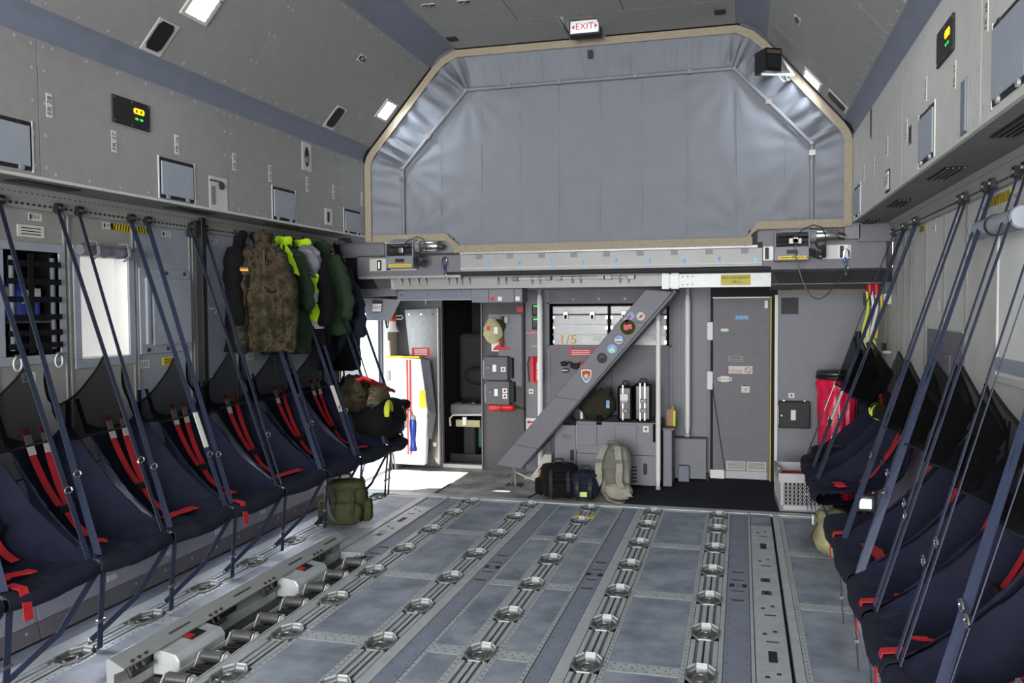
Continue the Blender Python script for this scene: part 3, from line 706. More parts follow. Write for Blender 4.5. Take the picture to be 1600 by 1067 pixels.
# black pole
t = thing('black_pole', 'black square post fixed upright to the left wall beside the jackets', 'pole', (-2.24, 4.90, .70))
MB().box(-.024, .024, -.024, .024, 0, 1.525).build('post', 'black', t, bevel=.004)
MB().box(-.05, .02, -.08, -.024, 1.40, 1.50).build('bracket', 'black', t)
for z in (.93, .48, .12): MB().cyl((.03, .03, z), (.045, .05, z), .014, 8).build('pin', 'steel', t); MB().tube([(.05+.018*math.cos(a*math.pi/5), .05, z-.015+.018*math.sin(a*math.pi/5)) for a in range(10)], .004, 6, True).build('ring', 'steel', t)
# lower grilles and plates on the left
def low_T(s, y, z): 
    x = 2.165+.135*z/.78-.001; return frame((s*x, y, z), (0, -s, 0), (s*.135, 0, .78))
for y, z, w, h in ((3.60, .30, .24, .13), (3.33, .27, .16, .11), (4.60, .29, .22, .15), (5.62, .30, .2, .15)):
    g = MB(low_T(-1, y, z)).box(-w/2, w/2, -h/2, h/2, -.001, .004).build('grille', 'dark_steel', wallL)
    for k in range(7): MB(low_T(-1, y, z)).box(-w/2+.008, w/2-.008, -h/2+.008+k*(h-.014)/7, -h/2+.008+k*(h-.014)/7+h*.07, .003, .007).build('slat', 'wall_blue', g)
for y in (2.95, 3.95, 4.45, 4.95, 5.5): fr_plate(low_T(-1, y, .145), ' ', .07, .03, .02, wallL)
# ---------------------------------------------------------------- right wall: window, blind, hatches
yc, zc, w_, h_ = 4.02, 1.62, .50, .62
rw = MB(FR(yc, zc, 2.30)).box(-w_/2, w_/2, -h_/2, h_/2, -.001, .004).build('window_2', 'white'); tag(rw, 'pale covered window in the right sidewall', kind='structure')
ringframe(FR(yc, zc, 2.30), w_, h_, .03, .012, 'panel_light', rw, 'window_frame'); MB(FR(yc, 1.36, 2.30)).box(-.26, .26, -.03, .03, .002, .014).build('window_sill', 'wall_blue', rw)
t = thing('blind_tube', 'grey cylinder of a rolled blind at the right wall window', 'blind', (2.23, 4.07, 1.965))
MB().cyl((0, -.36, 0), (0, .30, 0), .042, 16).build('tube', 'wall_blue', t, True)
for y in (-.34, .28, .0): MB().cyl((0, y-.012, 0), (0, y+.012, 0), .047, 16).build('collar', 'cove' if y else 'black', t, True)
MB().box(.0, .07, -.03, .03, -.02, .02).build('bracket', 'black', t)
p = MB(FR(5.33, 1.30, 2.30)).box(-.42, .45, -.2, .18, .0, .012).build('access_panel', 'panel_dark', wallR, bevel=.003)
MB(FR(5.33, 1.36, 2.30)).box(-.45, .47, .12, .125, .0, .014).build('edge', 'panel_light', p); MB(FR(5.33, 1.25, 2.30)).box(-.37, .2, -.14, .10, .011, .018).build('cover', 'panel_dark', p)
for s, y in (('14.5', 4.06), ('14.0', 4.56), ('13.5', 5.13), ('13.0', 5.65)): fr_plate(FR(y, 2.085, 2.30), s, .085, .040, .030, wallR)
fr_plate(VR(5.5, 1.62, 2.30), ' ', .06, .04, .03, wallR)
# low wall lamps under the seats
def low_lamp(s, y, z, label):
    T = low_T(s, y, z); o = T.translation.copy(); t = thing('low_wall_light', label, 'light', o, 0, 'low lamps under the side seats')
    T = Matrix.Translation(-o) @ T
    MB(T).box(-.11, .11, -.055, .055, 0, .012).build('frame', 'panel_light', t); MB(T).box(-.085, .085, -.04, .04, .011, .015).build('lens', 'low_lens', t)
low_lamp(-1, 2.78, .40, 'bright lamp low on the left wall under the nearest seat')
low_lamp(-1, 5.95, .36, 'bright lamp low on the left wall beyond the green rucksack')
low_lamp(-1, 3.85, .42, 'added fill lamp low on the left wall under the seat below the window')  # added behind the seats to brighten the lower wall
low_lamp(-1, 4.95, .42, 'added fill lamp low on the left wall under the seat by the black post')  # second hidden lamp, likewise added to light the lower wall
t = thing('work_lamp', 'bright work lamp glowing in the gap between the right seats', 'lamp', (1.88, 5.28, .006))
MB().box(-.05, .05, -.03, .05, 0, .02).build('foot', 'black', t); MB().cyl((0, .02, .02), (0, .02, .43), .010, 8).build('stem', 'black', t); MB().box(-.055, .055, -.012, .04, .42, .52).build('housing', 'black', t, bevel=.006); MB().box(-.03, .03, -.016, -.011, .445, .495).build('lens', 'low_lens', t)
# ================================================================ front: curtain, beam, bulkhead
from mathutils import noise
def nz(x, y, z=0): return noise.noise(V((x, y, z)))
OUT = [(-1.978, 2.20), (-1.978, 2.86), (-1.955, 2.93), (-1.915, 2.99), (-1.35, 3.64), (-1.26, 3.72), (-1.14, 3.775), (1.14, 3.775), (1.26, 3.72), (1.35, 3.64), (1.915, 2.99), (1.955, 2.93), (1.978, 2.86), (1.978, 2.22)]
INN = [(-1.665, 2.20), (-1.665, 2.78), (-1.665, 2.81), (-1.65, 2.84), (-1.10, 3.45), (-1.085, 3.465), (-1.06, 3.472), (1.09, 3.48), (1.12, 3.475), (1.14, 3.455), (1.68, 2.87), (1.695, 2.85), (1.70, 2.81), (1.70, 2.22)]
CU = thing('curtain', 'large grey cloth curtain closing off the flight deck above the winches', 'curtain', (0, 6.99, 2.13))
def W(p): return (p[0], p[1]-6.99, p[2]-2.13)
def path_pts(A, n):
    out = []
    for a, b in zip(A, A[1:]):
        m = max(1, int(math.hypot(b[0]-a[0], b[1]-a[1])/n)); out += [(a[0]+(b[0]-a[0])*k/m, a[1]+(b[1]-a[1])*k/m) for k in range(m)]
    return out+[A[-1]]
cnt = [max(2, int(math.hypot(b[0]-a[0], b[1]-a[1])/.018)) for a, b in zip(OUT, OUT[1:])]
def seg(A):
    out = []
    for a, b, m in zip(A, A[1:], cnt): out += [(a[0]+(b[0]-a[0])*k/m, a[1]+(b[1]-a[1])*k/m) for k in range(m)]
    return out+[A[-1]]
o_, i_ = seg(OUT), seg(INN); P = []
for k, (a, b) in enumerate(zip(o_, i_)):
    row = []
    slope = 1 if (1.1 < abs(a[0]) < 1.95 and a[1] > 2.8) else .25
    for j in range(13):
        t = j/12; x = a[0]+(b[0]-a[0])*t; z = a[1]+(b[1]-a[1])*t
        e = math.sin(math.pi*t)**.8
        y = 6.885+.115*t + slope*e*(.034*math.sin(k*.80+3.2*nz(k*.10, t*.6))+.05*nz(k*.16, t*.9, 4)+.02*nz(k*.5, t*1.2, 9)) + .012*nz(x*9, z*9, 7)*e
        row.append(W((x, y, z)))
    P.append(row)
MB().sheet(P, -.006).build('flange', 'curtain', CU, True)
def ztop(x):
    if x < -1.665 or x > 1.70: return 2.2
    for a, b in zip(INN[1:], INN[2:]):
        if a[0] <= x <= b[0] and b[0] > a[0]: return a[1]+(b[1]-a[1])*(x-a[0])/(b[0]-a[0])
    return 2.8
zbot = lambda x: 2.22 if (x < -1.20 or x > 1.22) else 2.125
P = []; NX = 110
for k in range(NX+1):
    x = -1.66+3.355*k/NX; zt, zb = ztop(x), zbot(x); row = []
    for j in range(37):
        t = j/36; z = zb+(zt-zb)*t
        y = 7.002+.007*nz(x*2.2, z*3)+.004*nz(x*8, z*8, 2)
        for cx, cz, ph in ((-1.66, 2.83, 0), (1.70, 2.86, 1), (-1.07, 3.46, 2), (1.11, 3.47, 3), (-1.6, 2.25, 5), (1.25, 2.2, 6)):
            d = math.hypot(x-cx, z-cz); an = math.atan2(z-cz, x-cx)
            y += .016*math.exp(-d*2.4)*math.sin(an*13+ph)*min(1, d*5)
        row.append(W((x, y, z)))
    P.append(row)
MB().sheet(P, .004).build('cloth', 'curtain', CU, True)
for x in (-1.32, -.955, -.62, -.285, .06, .405, .765, 1.14, 1.50):
    zt, zb = ztop(x), zbot(x)
    MB().tube([W((x, 6.998+.004*nz(x*2, k), zb+(zt-zb)*k/10)) for k in range(11)], .0035, 5).build('seam', 'cove', CU)
for x in (-.78, -.42, -.05, .31, .68):
    MB().tube([W((x, 6.892, 3.765)), W((x, 6.94, 3.62)), W((x*.985, 6.985, 3.485))], .003, 5).build('seam', 'cove', CU)
bo = seg(OUT); P = []
for k, p in enumerate(bo):
    a = bo[max(0, k-1)]; b = bo[min(len(bo)-1, k+1)]; t = V((b[0]-a[0], b[1]-a[1])).normalized(); n = V((t.y, -t.x))
    P.append([W((p[0]-n.x*0, 6.868, p[1]-n.y*0)), W((p[0]+n.x*.058, 6.872+.004*nz(k*.3, 0), p[1]+n.y*.058))])
MB().sheet(P, -.004).build('border', 'webbing_tan', CU)
for pts in ([(-1.978, 2.225), (-1.25, 2.225), (-1.155, 2.13), (-1.155, 2.10)], [(-1.19, 2.125), (1.26, 2.125)], [(1.225, 2.10), (1.225, 2.15), (1.30, 2.245), (1.978, 2.245)]):
    MB().band([W((x, 6.90 if abs(x) > 1.2 else 6.94, z)) for x, z in pts], [V((0, 0, .062)) if abs(pts[min(i+1, len(pts)-1)][0]-pts[max(i-1, 0)][0]) > .2 else V((.05, 0, .03)) for i in range(len(pts))], .005).build('border', 'webbing_tan', CU)
MB().box(-.018, .018, -.13, -.11, 3.62-2.13, 3.68-2.13).build('tab', 'black', CU)
pf = thing('curtain_support', 'grey tube frame holding the curtain taut', 'frame', (0, 6.965, 2.20))
def Wp(x, z): return (x, 0, z-2.20)
KP = [(-1.66, 2.21), (-1.66, 2.83), (-1.075, 3.466), (1.115, 3.476), (1.695, 2.86), (1.70, 2.23)]
for a, b in zip(KP, KP[1:]): MB().cyl(Wp(*a), Wp(*b), .015, 12).build('tube', 'hatch', pf, True)
for a in KP[1:-1]: MB().ball(Wp(*a), .022).build('corner_joint', 'hatch', pf, True)
for x in (-.70, -.27, .35, .78): MB().box(x-.014, x+.014, -.02, .02, 3.455+.004*x-2.2, 3.487+.004*x-2.2).build('clamp', 'hatch', pf)
for x, z in ((-1.66, 2.74), (-1.42, 3.09), (1.38, 3.20), (1.70, 2.79)): MB().box(x-.024, x+.02, -.022, .018, z-2.2-.02, z-2.2+.02).build('clamp', 'steel', pf)
# ---------------------------------------------------------------- bulkhead structure
wf = MB()
REC = (-1.755, -1.335, -.02, 1.70); SHF = (-.635, .52, 1.25, 1.66)
for x0, x1, z0, z1 in cells(-2.325, 2.325, -.02, 1.86, [REC, SHF]): wf.box(x0, x1, 8.215, 8.24, z0, z1)
wf.box(-2.325, 2.325, 7.15, 9.35, 1.80, 1.83).box(-2.325, 2.325, 7.13, 7.15, 1.80, 3.95).box(-2.325, 2.325, 9.3, 9.33, -.02, 1.86)
for x in (-1.80, -1.33): wf.box(x-.01, x+.01, 8.24, 9.3, -.02, 1.8)
wf.box(-.66, .55, 8.62, 8.64, 1.2, 1.7).box(-.66, .55, 8.24, 8.64, 1.22, 1.245).box(-.66, .55, 8.24, 8.64, 1.662, 1.685)
wallF = wf.build('wall_front', 'seam'); tag(wallF, 'grey forward bulkhead below the flight deck with door, shelf and recess', kind='structure')
def wp(n, x0, x1, z0, z1, mat='panel_dark', y=8.2, t=.014, **k): return MB().box(x0, x1, y, y+t, z0, z1).build(n, mat, wallF, **k)
wp('wall_panel', -1.333, -.892, 0, 1.795, 'wall_brown'); wp('wall_panel', -.888, -.638, 0, 1.795, 'hatch')
wp('wall_panel', -.634, .52, 1.665, 1.795); wp('wall_panel', -.634, -.03, .02, 1.245); wp('wall_panel', -.026, .52, .02, 1.245)
wp('wall_panel', .524, .62, .02, 1.795, 'hatch'); wp('wall_panel', .624, .90, .02, 1.795, 'hatch')
wp('wall_panel', 1.50, 2.30, 0, 1.795, 'hatch'); wp('wall_panel', -2.30, -1.757, 0, 1.795, 'panel_dark')
wp('wall_panel', .90, 1.50, 1.715, 1.795, 'seam')
for x in (.535, .61, .66, .86): wp('wall_rib', x, x+.014, .03, 1.79, 'hatch', 8.188)
MB().box(-2.3, 2.3, 7.15, 8.2, 1.792, 1.80).build('underside_panel', 'panel_dark', wallF)
for x in (-.62, -.4, -.15, .1, .35): MB(FF(x, 1.70)).cyl((0, 0, 0), (0, 0, .01), .013, 8).build('bolt', 'dark_steel', wallF)
# shelf frame
for a, b, c, d in ((-.655, .54, 1.655, 1.672), (-.655, .54, 1.228, 1.25), (-.655, -.637, 1.24, 1.67), (.522, .54, 1.24, 1.67)): wp('shelf_frame', a, b, c, d, 'panel_dark', 8.17, .04)
# front beam
def fp(n, x0, x1, y0, y1, z0, z1, mat, par=None, **k): return MB().box(x0, x1, y0, y1, z0, z1).build(n, mat, par or wallF, **k)
bm = fp('beam', -1.14, 1.335, 6.955, 7.02, 1.935, 2.075, 'girder')
fp('beam_flange', -1.14, 1.30, 6.935, 7.02, 2.078, 2.097, 'aluminium', bm); fp('beam_lip', -1.14, 1.335, 6.945, 6.956, 1.955, 1.962, 'panel_light', bm)
for i in range(9):
    x = -1.0+i*.272
    fp('beam_tab', x, x+.055, 6.949, 6.956, 2.035, 2.073, 'hatch', bm); MB(FF(x+.03, 2.105, 6.94)).ball((0, 0, 0), .011).build('bolt', 'steel', bm)
    fp('beam_stencil', x+.1, x+.118, 6.953, 6.956, 1.965, 2.02, 'blue_sticker', bm)
fp('rubber_seal', -1.26, 1.40, 6.93, 7.0, 1.892, 1.93, 'rubber', bevel=.012)
lb = fp('beam', -2.10, -1.143, 6.96, 7.05, 1.905, 2.075, 'panel_dark'); fp('ledge', -2.08, -1.13, 6.93, 7.02, 1.885, 1.904, 'aluminium', lb)
fp('fitting_plate', -1.98, -1.54, 6.950, 6.962, 1.95, 2.06, 'panel_light', lb, bevel=.004)
for x in (-1.885, -1.80): MB(frame((x, 6.949, 2.0), (1, 0, 0), (0, 0, 1))).box(-.02, .02, -.045, .045, -.001, .004).build('keyhole', 'black', lb); MB(frame((x, 6.945, 2.0), (1, 0, 0), (0, 0, 1))).cyl((0, -.03, .004), (0, .03, .004), .010, 8).build('pin', 'chrome', lb)
rb = fp('beam', 1.338, 2.23, 6.96, 7.05, 1.905, 2.12, 'panel_dark')
for a, b in ((1.34, 1.42), (1.755, 1.985), ): fp('fitting_plate', a, b, 6.950, 6.962, 1.975, 2.085, 'white' if a < 1.5 else 'panel_light', rb, bevel=.006)
fp('fitting_plate', 1.885, 1.96, 6.944, 6.951, 1.98, 2.085, 'white', rb, bevel=.006)
for x in (1.37, 1.785, 1.915): MB(frame((x, 6.946, 2.03), (1, 0, 0), (0, 0, 1))).box(-.014, .014, -.045, .045, -.001, .005).build('keyhole', 'black', rb)
fp('shelf_block', -2.29, -1.83, 6.93, 7.08, 2.078, 2.20, 'panel_dark', bevel=.02); fp('shelf_block', -1.83, -1.14, 7.0, 7.09, 2.10, 2.21, 'hatch')
fp('shelf_block', 2.03, 2.29, 6.93, 7.08, 2.10, 2.24, 'panel_dark', bevel=.006); fp('shelf_block', 1.30, 2.03, 7.0, 7.09, 2.122, 2.235, 'panel_dark'); fp('shelf_block', 1.93, 2.05, 6.93, 7.05, 2.122, 2.27, 'hatch', bevel=.006)
# second girder with gussets, under-deck plate with sign
sg = fp('girder', -1.84, .55, 7.10, 7.14, 1.79, 1.90, 'girder'); fp('flange', -1.84, .55, 7.02, 7.14, 1.885, 1.905, 'girder', sg)
for x in (-1.74, -1.58, -1.30, -1.18, -.85, -.55, -.2, .2): MB().prism([(x, 7.10, 1.885), (x, 7.03, 1.885), (x, 7.10, 1.82)], (.016, 0, 0)).build('gusset', 'girder', sg); MB().prism([(x+.07, 7.10, 1.885), (x+.07, 7.03, 1.885), (x+.07, 7.10, 1.82)], (.016, 0, 0)).build('gusset', 'girder', sg)
for x0, x1 in ((-.68, -.40), (-.30, .05), (.12, .3)):
    MB().cyl((x0, 7.06, 1.868), (x1, 7.06, 1.868), .009, 8).build('rod', 'panel_light', sg); fp('rod_block', x0-.03, x0+.02, 7.03, 7.10, 1.852, 1.882, 'dark_steel', sg); fp('rod_block', x1-.02, x1+.03, 7.03, 7.10, 1.852, 1.882, 'dark_steel', sg)
up_ = fp('under_plate', .555, 1.405, 7.05, 7.10, 1.775, 1.885, 'aluminium')
rr = MB()
for a in range(6):
    for b in range(3):
        if a < 3 or b != 1: rr.T = FF(.60+a*.04, 1.80+b*.032, 7.049); rr.disc((0, 0, .001), .006, 6)
rr.T = None; rr.build('rivet', 'rivet', up_, kind='stuff')
sgn = MB(FF(1.135, 1.832, 7.048)).box(-.115, .115, -.042, .042, 0, .003).build('placard', 'yellow_dull', up_)
text('REDUCED HEIGHT', .026, FF(1.135, 1.848, 7.044), 'ink', sgn); text('1.80 m', .028, FF(1.135, 1.815, 7.044), 'ink', sgn)
MB(FF(1.30, 1.845, 7.048)).box(-.035, .035, -.016, .016, 0, .003).build('placard', 'white', up_)
for x in (.585, .66): fp('bracket_plate', x-.03, x+.03, 7.035, 7.05, 1.765, 1.90, 'aluminium', up_)
# left door header: dark box, valance and tilted panel with exit sign
fp('header_box', -2.18, -1.84, 7.22, 7.40, 1.735, 1.80, 'panel_dark'); fp('valance', -1.84, -1.13, 7.24, 7.27, 1.70, 1.785, 'cove'); fp('valance_lip', -1.84, -1.13, 7.225, 7.28, 1.692, 1.70, 'aluminium')
for x in (-1.8, -1.55, -1.25): MB(FF(x, 1.745, 7.24)).cyl((0, 0, 0), (0, 0, .008), .013, 8).build('bolt', 'steel', wallF)
fp('equipment_box', -1.12, -.66, 7.20, 7.40, 1.668, 1.79, 'hatch', bevel=.006); fp('equipment_rib', -1.04, -.96, 7.18, 7.2, 1.67, 1.78, 'hatch'); fp('equipment_rib', -.80, -.73, 7.18, 7.2, 1.67, 1.78, 'hatch')
for x, m_ in ((-.93, 'red_plate'), (-.86, 'cream'), (-.70, 'green_light')): MB(FF(x, 1.70, 7.198)).box(-.018, .018, -.018, .018, 0, .003).build('placard', 'white' if m_ == 'green_light' else m_, wallF)
tp = MB().prism([(-2.19, 7.26, 1.718), (-1.815, 7.26, 1.70), (-1.955, 7.34, 1.512), (-2.19, 7.34, 1.512)], (0, .012, .004)).build('tilted_panel', 'hatch', wallF)
Te = frame((-2.06, 7.287, 1.655), (1, 0, -.03), (-.22, .38, -1)); Te = frame((-2.06, 7.283, 1.645), (1, 0, -.02), (.28, -.38, .9))
t = thing('exit_sign', 'small white exit sign on the tilted panel above the left door', 'exit sign', Te.translation)
Tl = Matrix.Translation(-Te.translation) @ Te
MB(Tl).box(-.05, .05, -.065, .055, -.004, .003).build('housing', 'black', t); MB(Tl).box(-.045, .045, -.055, .025, .002, .006).build('face', 'white', t); text('EXIT', .042, Tl @ Matrix.Translation((0, -.015, .006)), 'red_ink', t)
# ---------------------------------------------------------------- winches
def winch(x, label, hookdx):
    t = thing('winch', label, 'winch', (x, 6.93, 1.965), 0, 'electric winches on the front beam')
    MB().box(0, .25, -.12, .02, 0, .105).build('base', 'hatch', t, bevel=.004)
    p = MB(FF(.13, .022, -.121)).box(-.10, .10, -.012, .012, 0, .003).build('yellow_strip', 'yellow', t); MB(FF(.13, .022, -.1245)).box(-.088, -.02, -.002, .002, 0, .0008).box(-.012, .03, -.002, .002, 0, .0008).box(.038, .088, -.002, .002, 0, .0008).build('print_line', 'ink', p)
    MB(FF(.13, .065, -.121)).box(-.04, .04, -.015, .015, 0, .003).build('data_plate', 'black', t)
    for xx in (.0, .245): MB().box(xx, xx+.012, -.13, .0, .09, .215).build('end_plate', 'hatch', t, bevel=.003)
    MB().cyl((.012, -.06, .155), (.245, -.06, .155), .032, 16).build('drum', 'black', t, True)
    c = MB()
    for k in range(14): c.tube([(.03+k*.009, -.06+.036*math.cos(a*math.pi/6), .155+.036*math.sin(a*math.pi/6)) for a in range(12)], .004, 5, True)
    c.build('cable_coil', 'dark_steel', t)
    for z in (.125, .20): MB().cyl((.012, -.115, z), (.245, -.115, z), .007, 8).build('guide_bar', 'dark_steel', t)
    MB().prism([(.03, -.11, .215), (.26, -.11, .215), (.25, .0, .262), (.05, .0, .262)], (0, .002, .008)).build('cover', 'hatch', t)
    MB().cyl((.26, -.06, .185), (.30, -.06, .185), .050, 16).build('gearbox', 'hatch', t, True)
    MB().lathe([(.043, .30), (.046, .31), (.046, .44), (.038, .46)], (0, -.06, .185), (1, 0, 0), 18).build('motor', 'steel', t, True)
    MB().cyl((.46, -.06, .185), (.505, -.06, .17), .026, 12).build('motor_cap', 'dark_steel', t, True)
    g = MB()
    for k in range(9): g.ball((.25+.02*k*.6+.03*rnd.random(), -.09-.03*rnd.random(), .03+.075*rnd.random()), .016, (1.2, 1, 1), 6, 5)
    g.tube([(.30, -.07, .13), (.31, -.11, .10), (.37, -.10, .05), (.34, -.08, .01), (.28, -.1, .03)], .008, 6)
    g.build('brake_linkage', 'rubber', t)
    MB().box(.13, .175, -.16, -.10, .125, .175).build('cable_guide', 'steel', t, bevel=.008)
    MB().tube([(.15, -.13, .17), (.20, -.12, .23), (.28, -.11, .265), (.34, -.11, .245), (.365, -.11, .19), (.37, -.11, .02)], .004, 6).build('control_cable', 'black', t, True)
    return t
winch(-1.765, 'electric winch with grey motor above the left entrance', .3)
winch(1.42, 'electric winch with grey motor above the lavatory door', .3)
def hook(name, label, x, z0, n, blue=True):
    t = thing(name, label, 'hook', (x, 6.915, z0))
    MB().tube([(-.016, 0, -.01), (-.020, 0, -.06), (0, 0, -.085), (.020, 0, -.06), (.016, 0, -.01), (0, 0, .01)], .006, 6, True).build('shackle', 'chrome', t, True)
    MB().ball((-.012, -.008, -.075), .016, (.8, .8, 1.6)).build('blue_sleeve', 'blue_plastic', t, True)
    for k in range(n): MB().tube([(.013*math.cos(a*math.pi/5)*(1 if k % 2 else .4), .013*math.cos(a*math.pi/5)*(.4 if k % 2 else 1), -.105-k*.034+.022*math.sin(a*math.pi/5)) for a in range(10)], .005, 6, True).build('chain_link', 'steel', t, True)
hook('winch_hook', 'silver shackle with blue sleeve hanging beside the left winch', -1.27, 2.05, 2)
hook('winch_hook', 'silver shackle and chain hanging beside the right winch', 1.945, 2.04, 3)
t = thing('winch_cable', 'thin steel cable looping down from the right winch to the chain', 'cable', (1.57, 6.80, 1.99))
pts = [(0, 0, .09), (.0, 0, .03), (.02, 0, -.05)]+[(.02+.355*k/16, .05*k/16, -.05-.27*math.sin(math.pi*(k/16)**.8)*(.82+.18*(1-k/16))-.04*k/16) for k in range(1, 17)]
MB().tube(pts, .0045, 6).build('cable', 'dark_steel', t, True)
MB().tube([(.012*math.cos(a), .012*math.sin(a), .05-.005*a) for a in [k*.7 for k in range(24)]], .004, 5).build('spring', 'steel', t); MB().box(-.045, .045, -.025, .02, .10, .14).build('cable_clamp', 'cream', t, bevel=.005); MB().cyl((0, -.03, .12), (0, .01, .12), .02, 10).build('bushing', 'brown', t)
# ================================================================ bulkhead fittings
# lavatory door
dr = MB().box(.925, 1.432, 8.172, 8.20, .015, 1.69).build('door_1', 'panel_dark', bevel=.003); tag(dr, 'grey lavatory door with vents, handle and placards', kind='structure')
for a, b, c, d, m_ in ((.905, .922, .0, 1.705, 'seam'), (1.434, 1.446, .0, 1.71, 'yellow_dull'), (.905, 1.45, 1.692, 1.706, 'white'), (1.456, 1.468, 0, 1.72, 'seam'), (1.475, 1.502, .0, 1.72, 'white')): MB().box(a, b, 8.165, 8.21, c, d).build('door_frame', m_, dr)
for z in (1.39, .93): MB().box(.872, .925, 8.15, 8.185, z-.085, z+.085).build('hinge', 'white', dr, bevel=.006)
for z, m_ in ((1.40, 'cream'), (1.365, 'green_dark')): MB(FF(1.03, z, 8.171)).prism([(-.035, -.008, 0), (-.028, -.013, 0), (.028, -.013, 0), (.035, -.008, 0), (.035, .008, 0), (.028, .013, 0), (-.028, .013, 0), (-.035, .008, 0)], (0, 0, .005)).build('indicator', m_, dr)
MB(FF(1.185, 1.515, 8.171)).box(-.057, .057, -.017, .017, 0, .003).build('placard', 'blue_sticker', dr)
p = MB(FF(1.13, 1.135, 8.171)).box(-.066, .066, -.028, .028, 0, .003).build('placard', 'panel', dr)
for k in (-1, 0, 1): MB(FF(1.13, 1.135+k*.015, 8.168)).box(-.05, .05, -.002, .002, 0, .001).build('print_line', 'ink', p)
p = MB(FF(1.173, 1.03, 8.171)).box(-.107, .107, -.036, .036, 0, .003).build('placard', 'plate_white', dr)
text('NO SMOKING\nIN LAVATORY', .024, FF(1.118, 1.013, 8.1685), 'red_ink', p)
MB(FF(1.24, 1.03, 8.167)).tube([(.026*math.cos(a*math.pi/10), .026*math.sin(a*math.pi/10), 0) for a in range(20)], .0035, 4, True).tube([(-.018, .018, 0), (.018, -.018, 0)], .003, 4).build('no_smoking_symbol', 'red_ink', p)
h = MB(FF(1.033, .944, 8.172)).prism([(.066*math.cos(a*math.pi/10)*1.0, .028*math.sin(a*math.pi/10), 0) for a in range(20)], (0, 0, .008)).build('door_handle', 'white', dr, bevel=.002)
MB(FF(1.033, .944, 8.163)).prism([(.048*math.cos(a*math.pi/8), .014*math.sin(a*math.pi/8), 0) for a in range(16)], (0, 0, .002)).build('handle_cup', 'plate_white', h)
for x in (-.045, .045): MB(FF(1.033+x, .944, 8.161)).cyl((0, 0, 0), (0, 0, .003), .008, 8).build('screw', 'ink', h)
a = MB(FF(1.219, .855, 8.172)).box(-.038, .038, -.035, .035, 0, .012).build('ashtray', 'plate_white', dr, bevel=.003); MB(FF(1.219, .89, 8.159)).box(-.033, .033, -.006, .0, 0, .002).build('ashtray_lid', 'ink', a); MB(FF(1.222, .85, 8.159)).tube([(-.012, -.01, .001), (.01, .012, .001)], .003, 4).build('cigarette_symbol', 'ink', a)
for x0, x1 in ((1.05, 1.218), (1.232, 1.405)):
    g = MB().box(x0, x1, 8.16, 8.172, .098, .18).build('vent', 'plate_white', dr); MB().box(x0+.008, x1-.008, 8.158, 8.161, .106, .172).build('vent_back', 'seam', g)
    for k in range(6): MB().box(x0+.008, x1-.008, 8.154, 8.160, .108+k*.011, .114+k*.011).build('slat', 'plate_white', g)
MB().box(1.045, 1.41, 8.162, 8.172, .018, .09).build('kick_plate', 'aluminium', dr); MB().box(.902, 1.03, 8.162, 8.172, .012, .092).build('kick_plate', 'white', dr)
MB().box(1.385, 1.412, 8.165, 8.172, 1.60, 1.67).build('latch_plate', 'white', dr)
MB().tube([(.925, 8.155, .9), (.93, 8.15, .8), (1.035, 8.15, .09)], .004, 5).build('door_cord', 'black', dr)
# right of the door: speaker, box, tape, cloth skirt
MB(FF(1.605, 1.62, 8.199)).box(-.075, .075, -.075, .075, 0, .006).build('speaker_cover', 'black', wallF)
MB().box(1.50, 2.25, 8.185, 8.20, 1.735, 1.775).build('tape_strip', 'webbing_tan', wallF)
MB().sheet([[(1.42+.9*k/12, 7.06+(8.19-7.06)*j/8, 1.905-.14*j/8-.03*math.sin(math.pi*j/8)+.008*nz(k*.7, j*.5)) for j in range(9)] for k in range(13)], .004).build('cloth_skirt', 'curtain', wallF, True)
t = thing('equipment_box', 'black equipment box with white tag on the wall right of the lavatory door', 'box', (1.645, 8.14, .514))
MB().box(-.135, .135, -.06, .058, 0, .24).build('body', 'black', t, bevel=.008); MB().box(-.03, .012, -.064, -.06, .075, .165).build('tag', 'white', t); MB().box(-.14, -.134, -.05, -.02, .03, .2).build('edge', 'aluminium', t)
MB(FF(-.11, .115, -.06)).cyl((0, 0, 0), (0, 0, .02), .008, 8).build('lock', 'steel', t); MB().box(-.1, -.08, -.02, .02, .24, .252).build('hinge', 'steel', t); MB().box(.08, .1, -.02, .02, .24, .252).build('hinge', 'steel', t)
MB(FF(1.625, .80, 8.199)).box(-.025, .025, -.022, .022, 0, .003).build('placard', 'white', wallF); MB(FF(1.625, .80, 8.195)).disc((0, 0, 0), .013, 8).build('red_mark', 'red', wallF)
# low box beside pole, small foot box
t = thing('low_locker', 'low grey locker with small foot box left of the lavatory door', 'locker', (.72, 8.1, .0))
MB().box(-.16, .15, -.05, .085, .02, .39).build('body', 'hatch', t, bevel=.004); MB().box(-.10, .0, -.12, -.045, .0, .15).build('foot_box', 'cove', t, bevel=.008); MB().box(-.165, .155, -.055, .085, .385, .396).build('rim', 'panel_dark', t)
MB().box(.155, .17, -.02, .07, .0, .06).build('skirting', 'black', t)
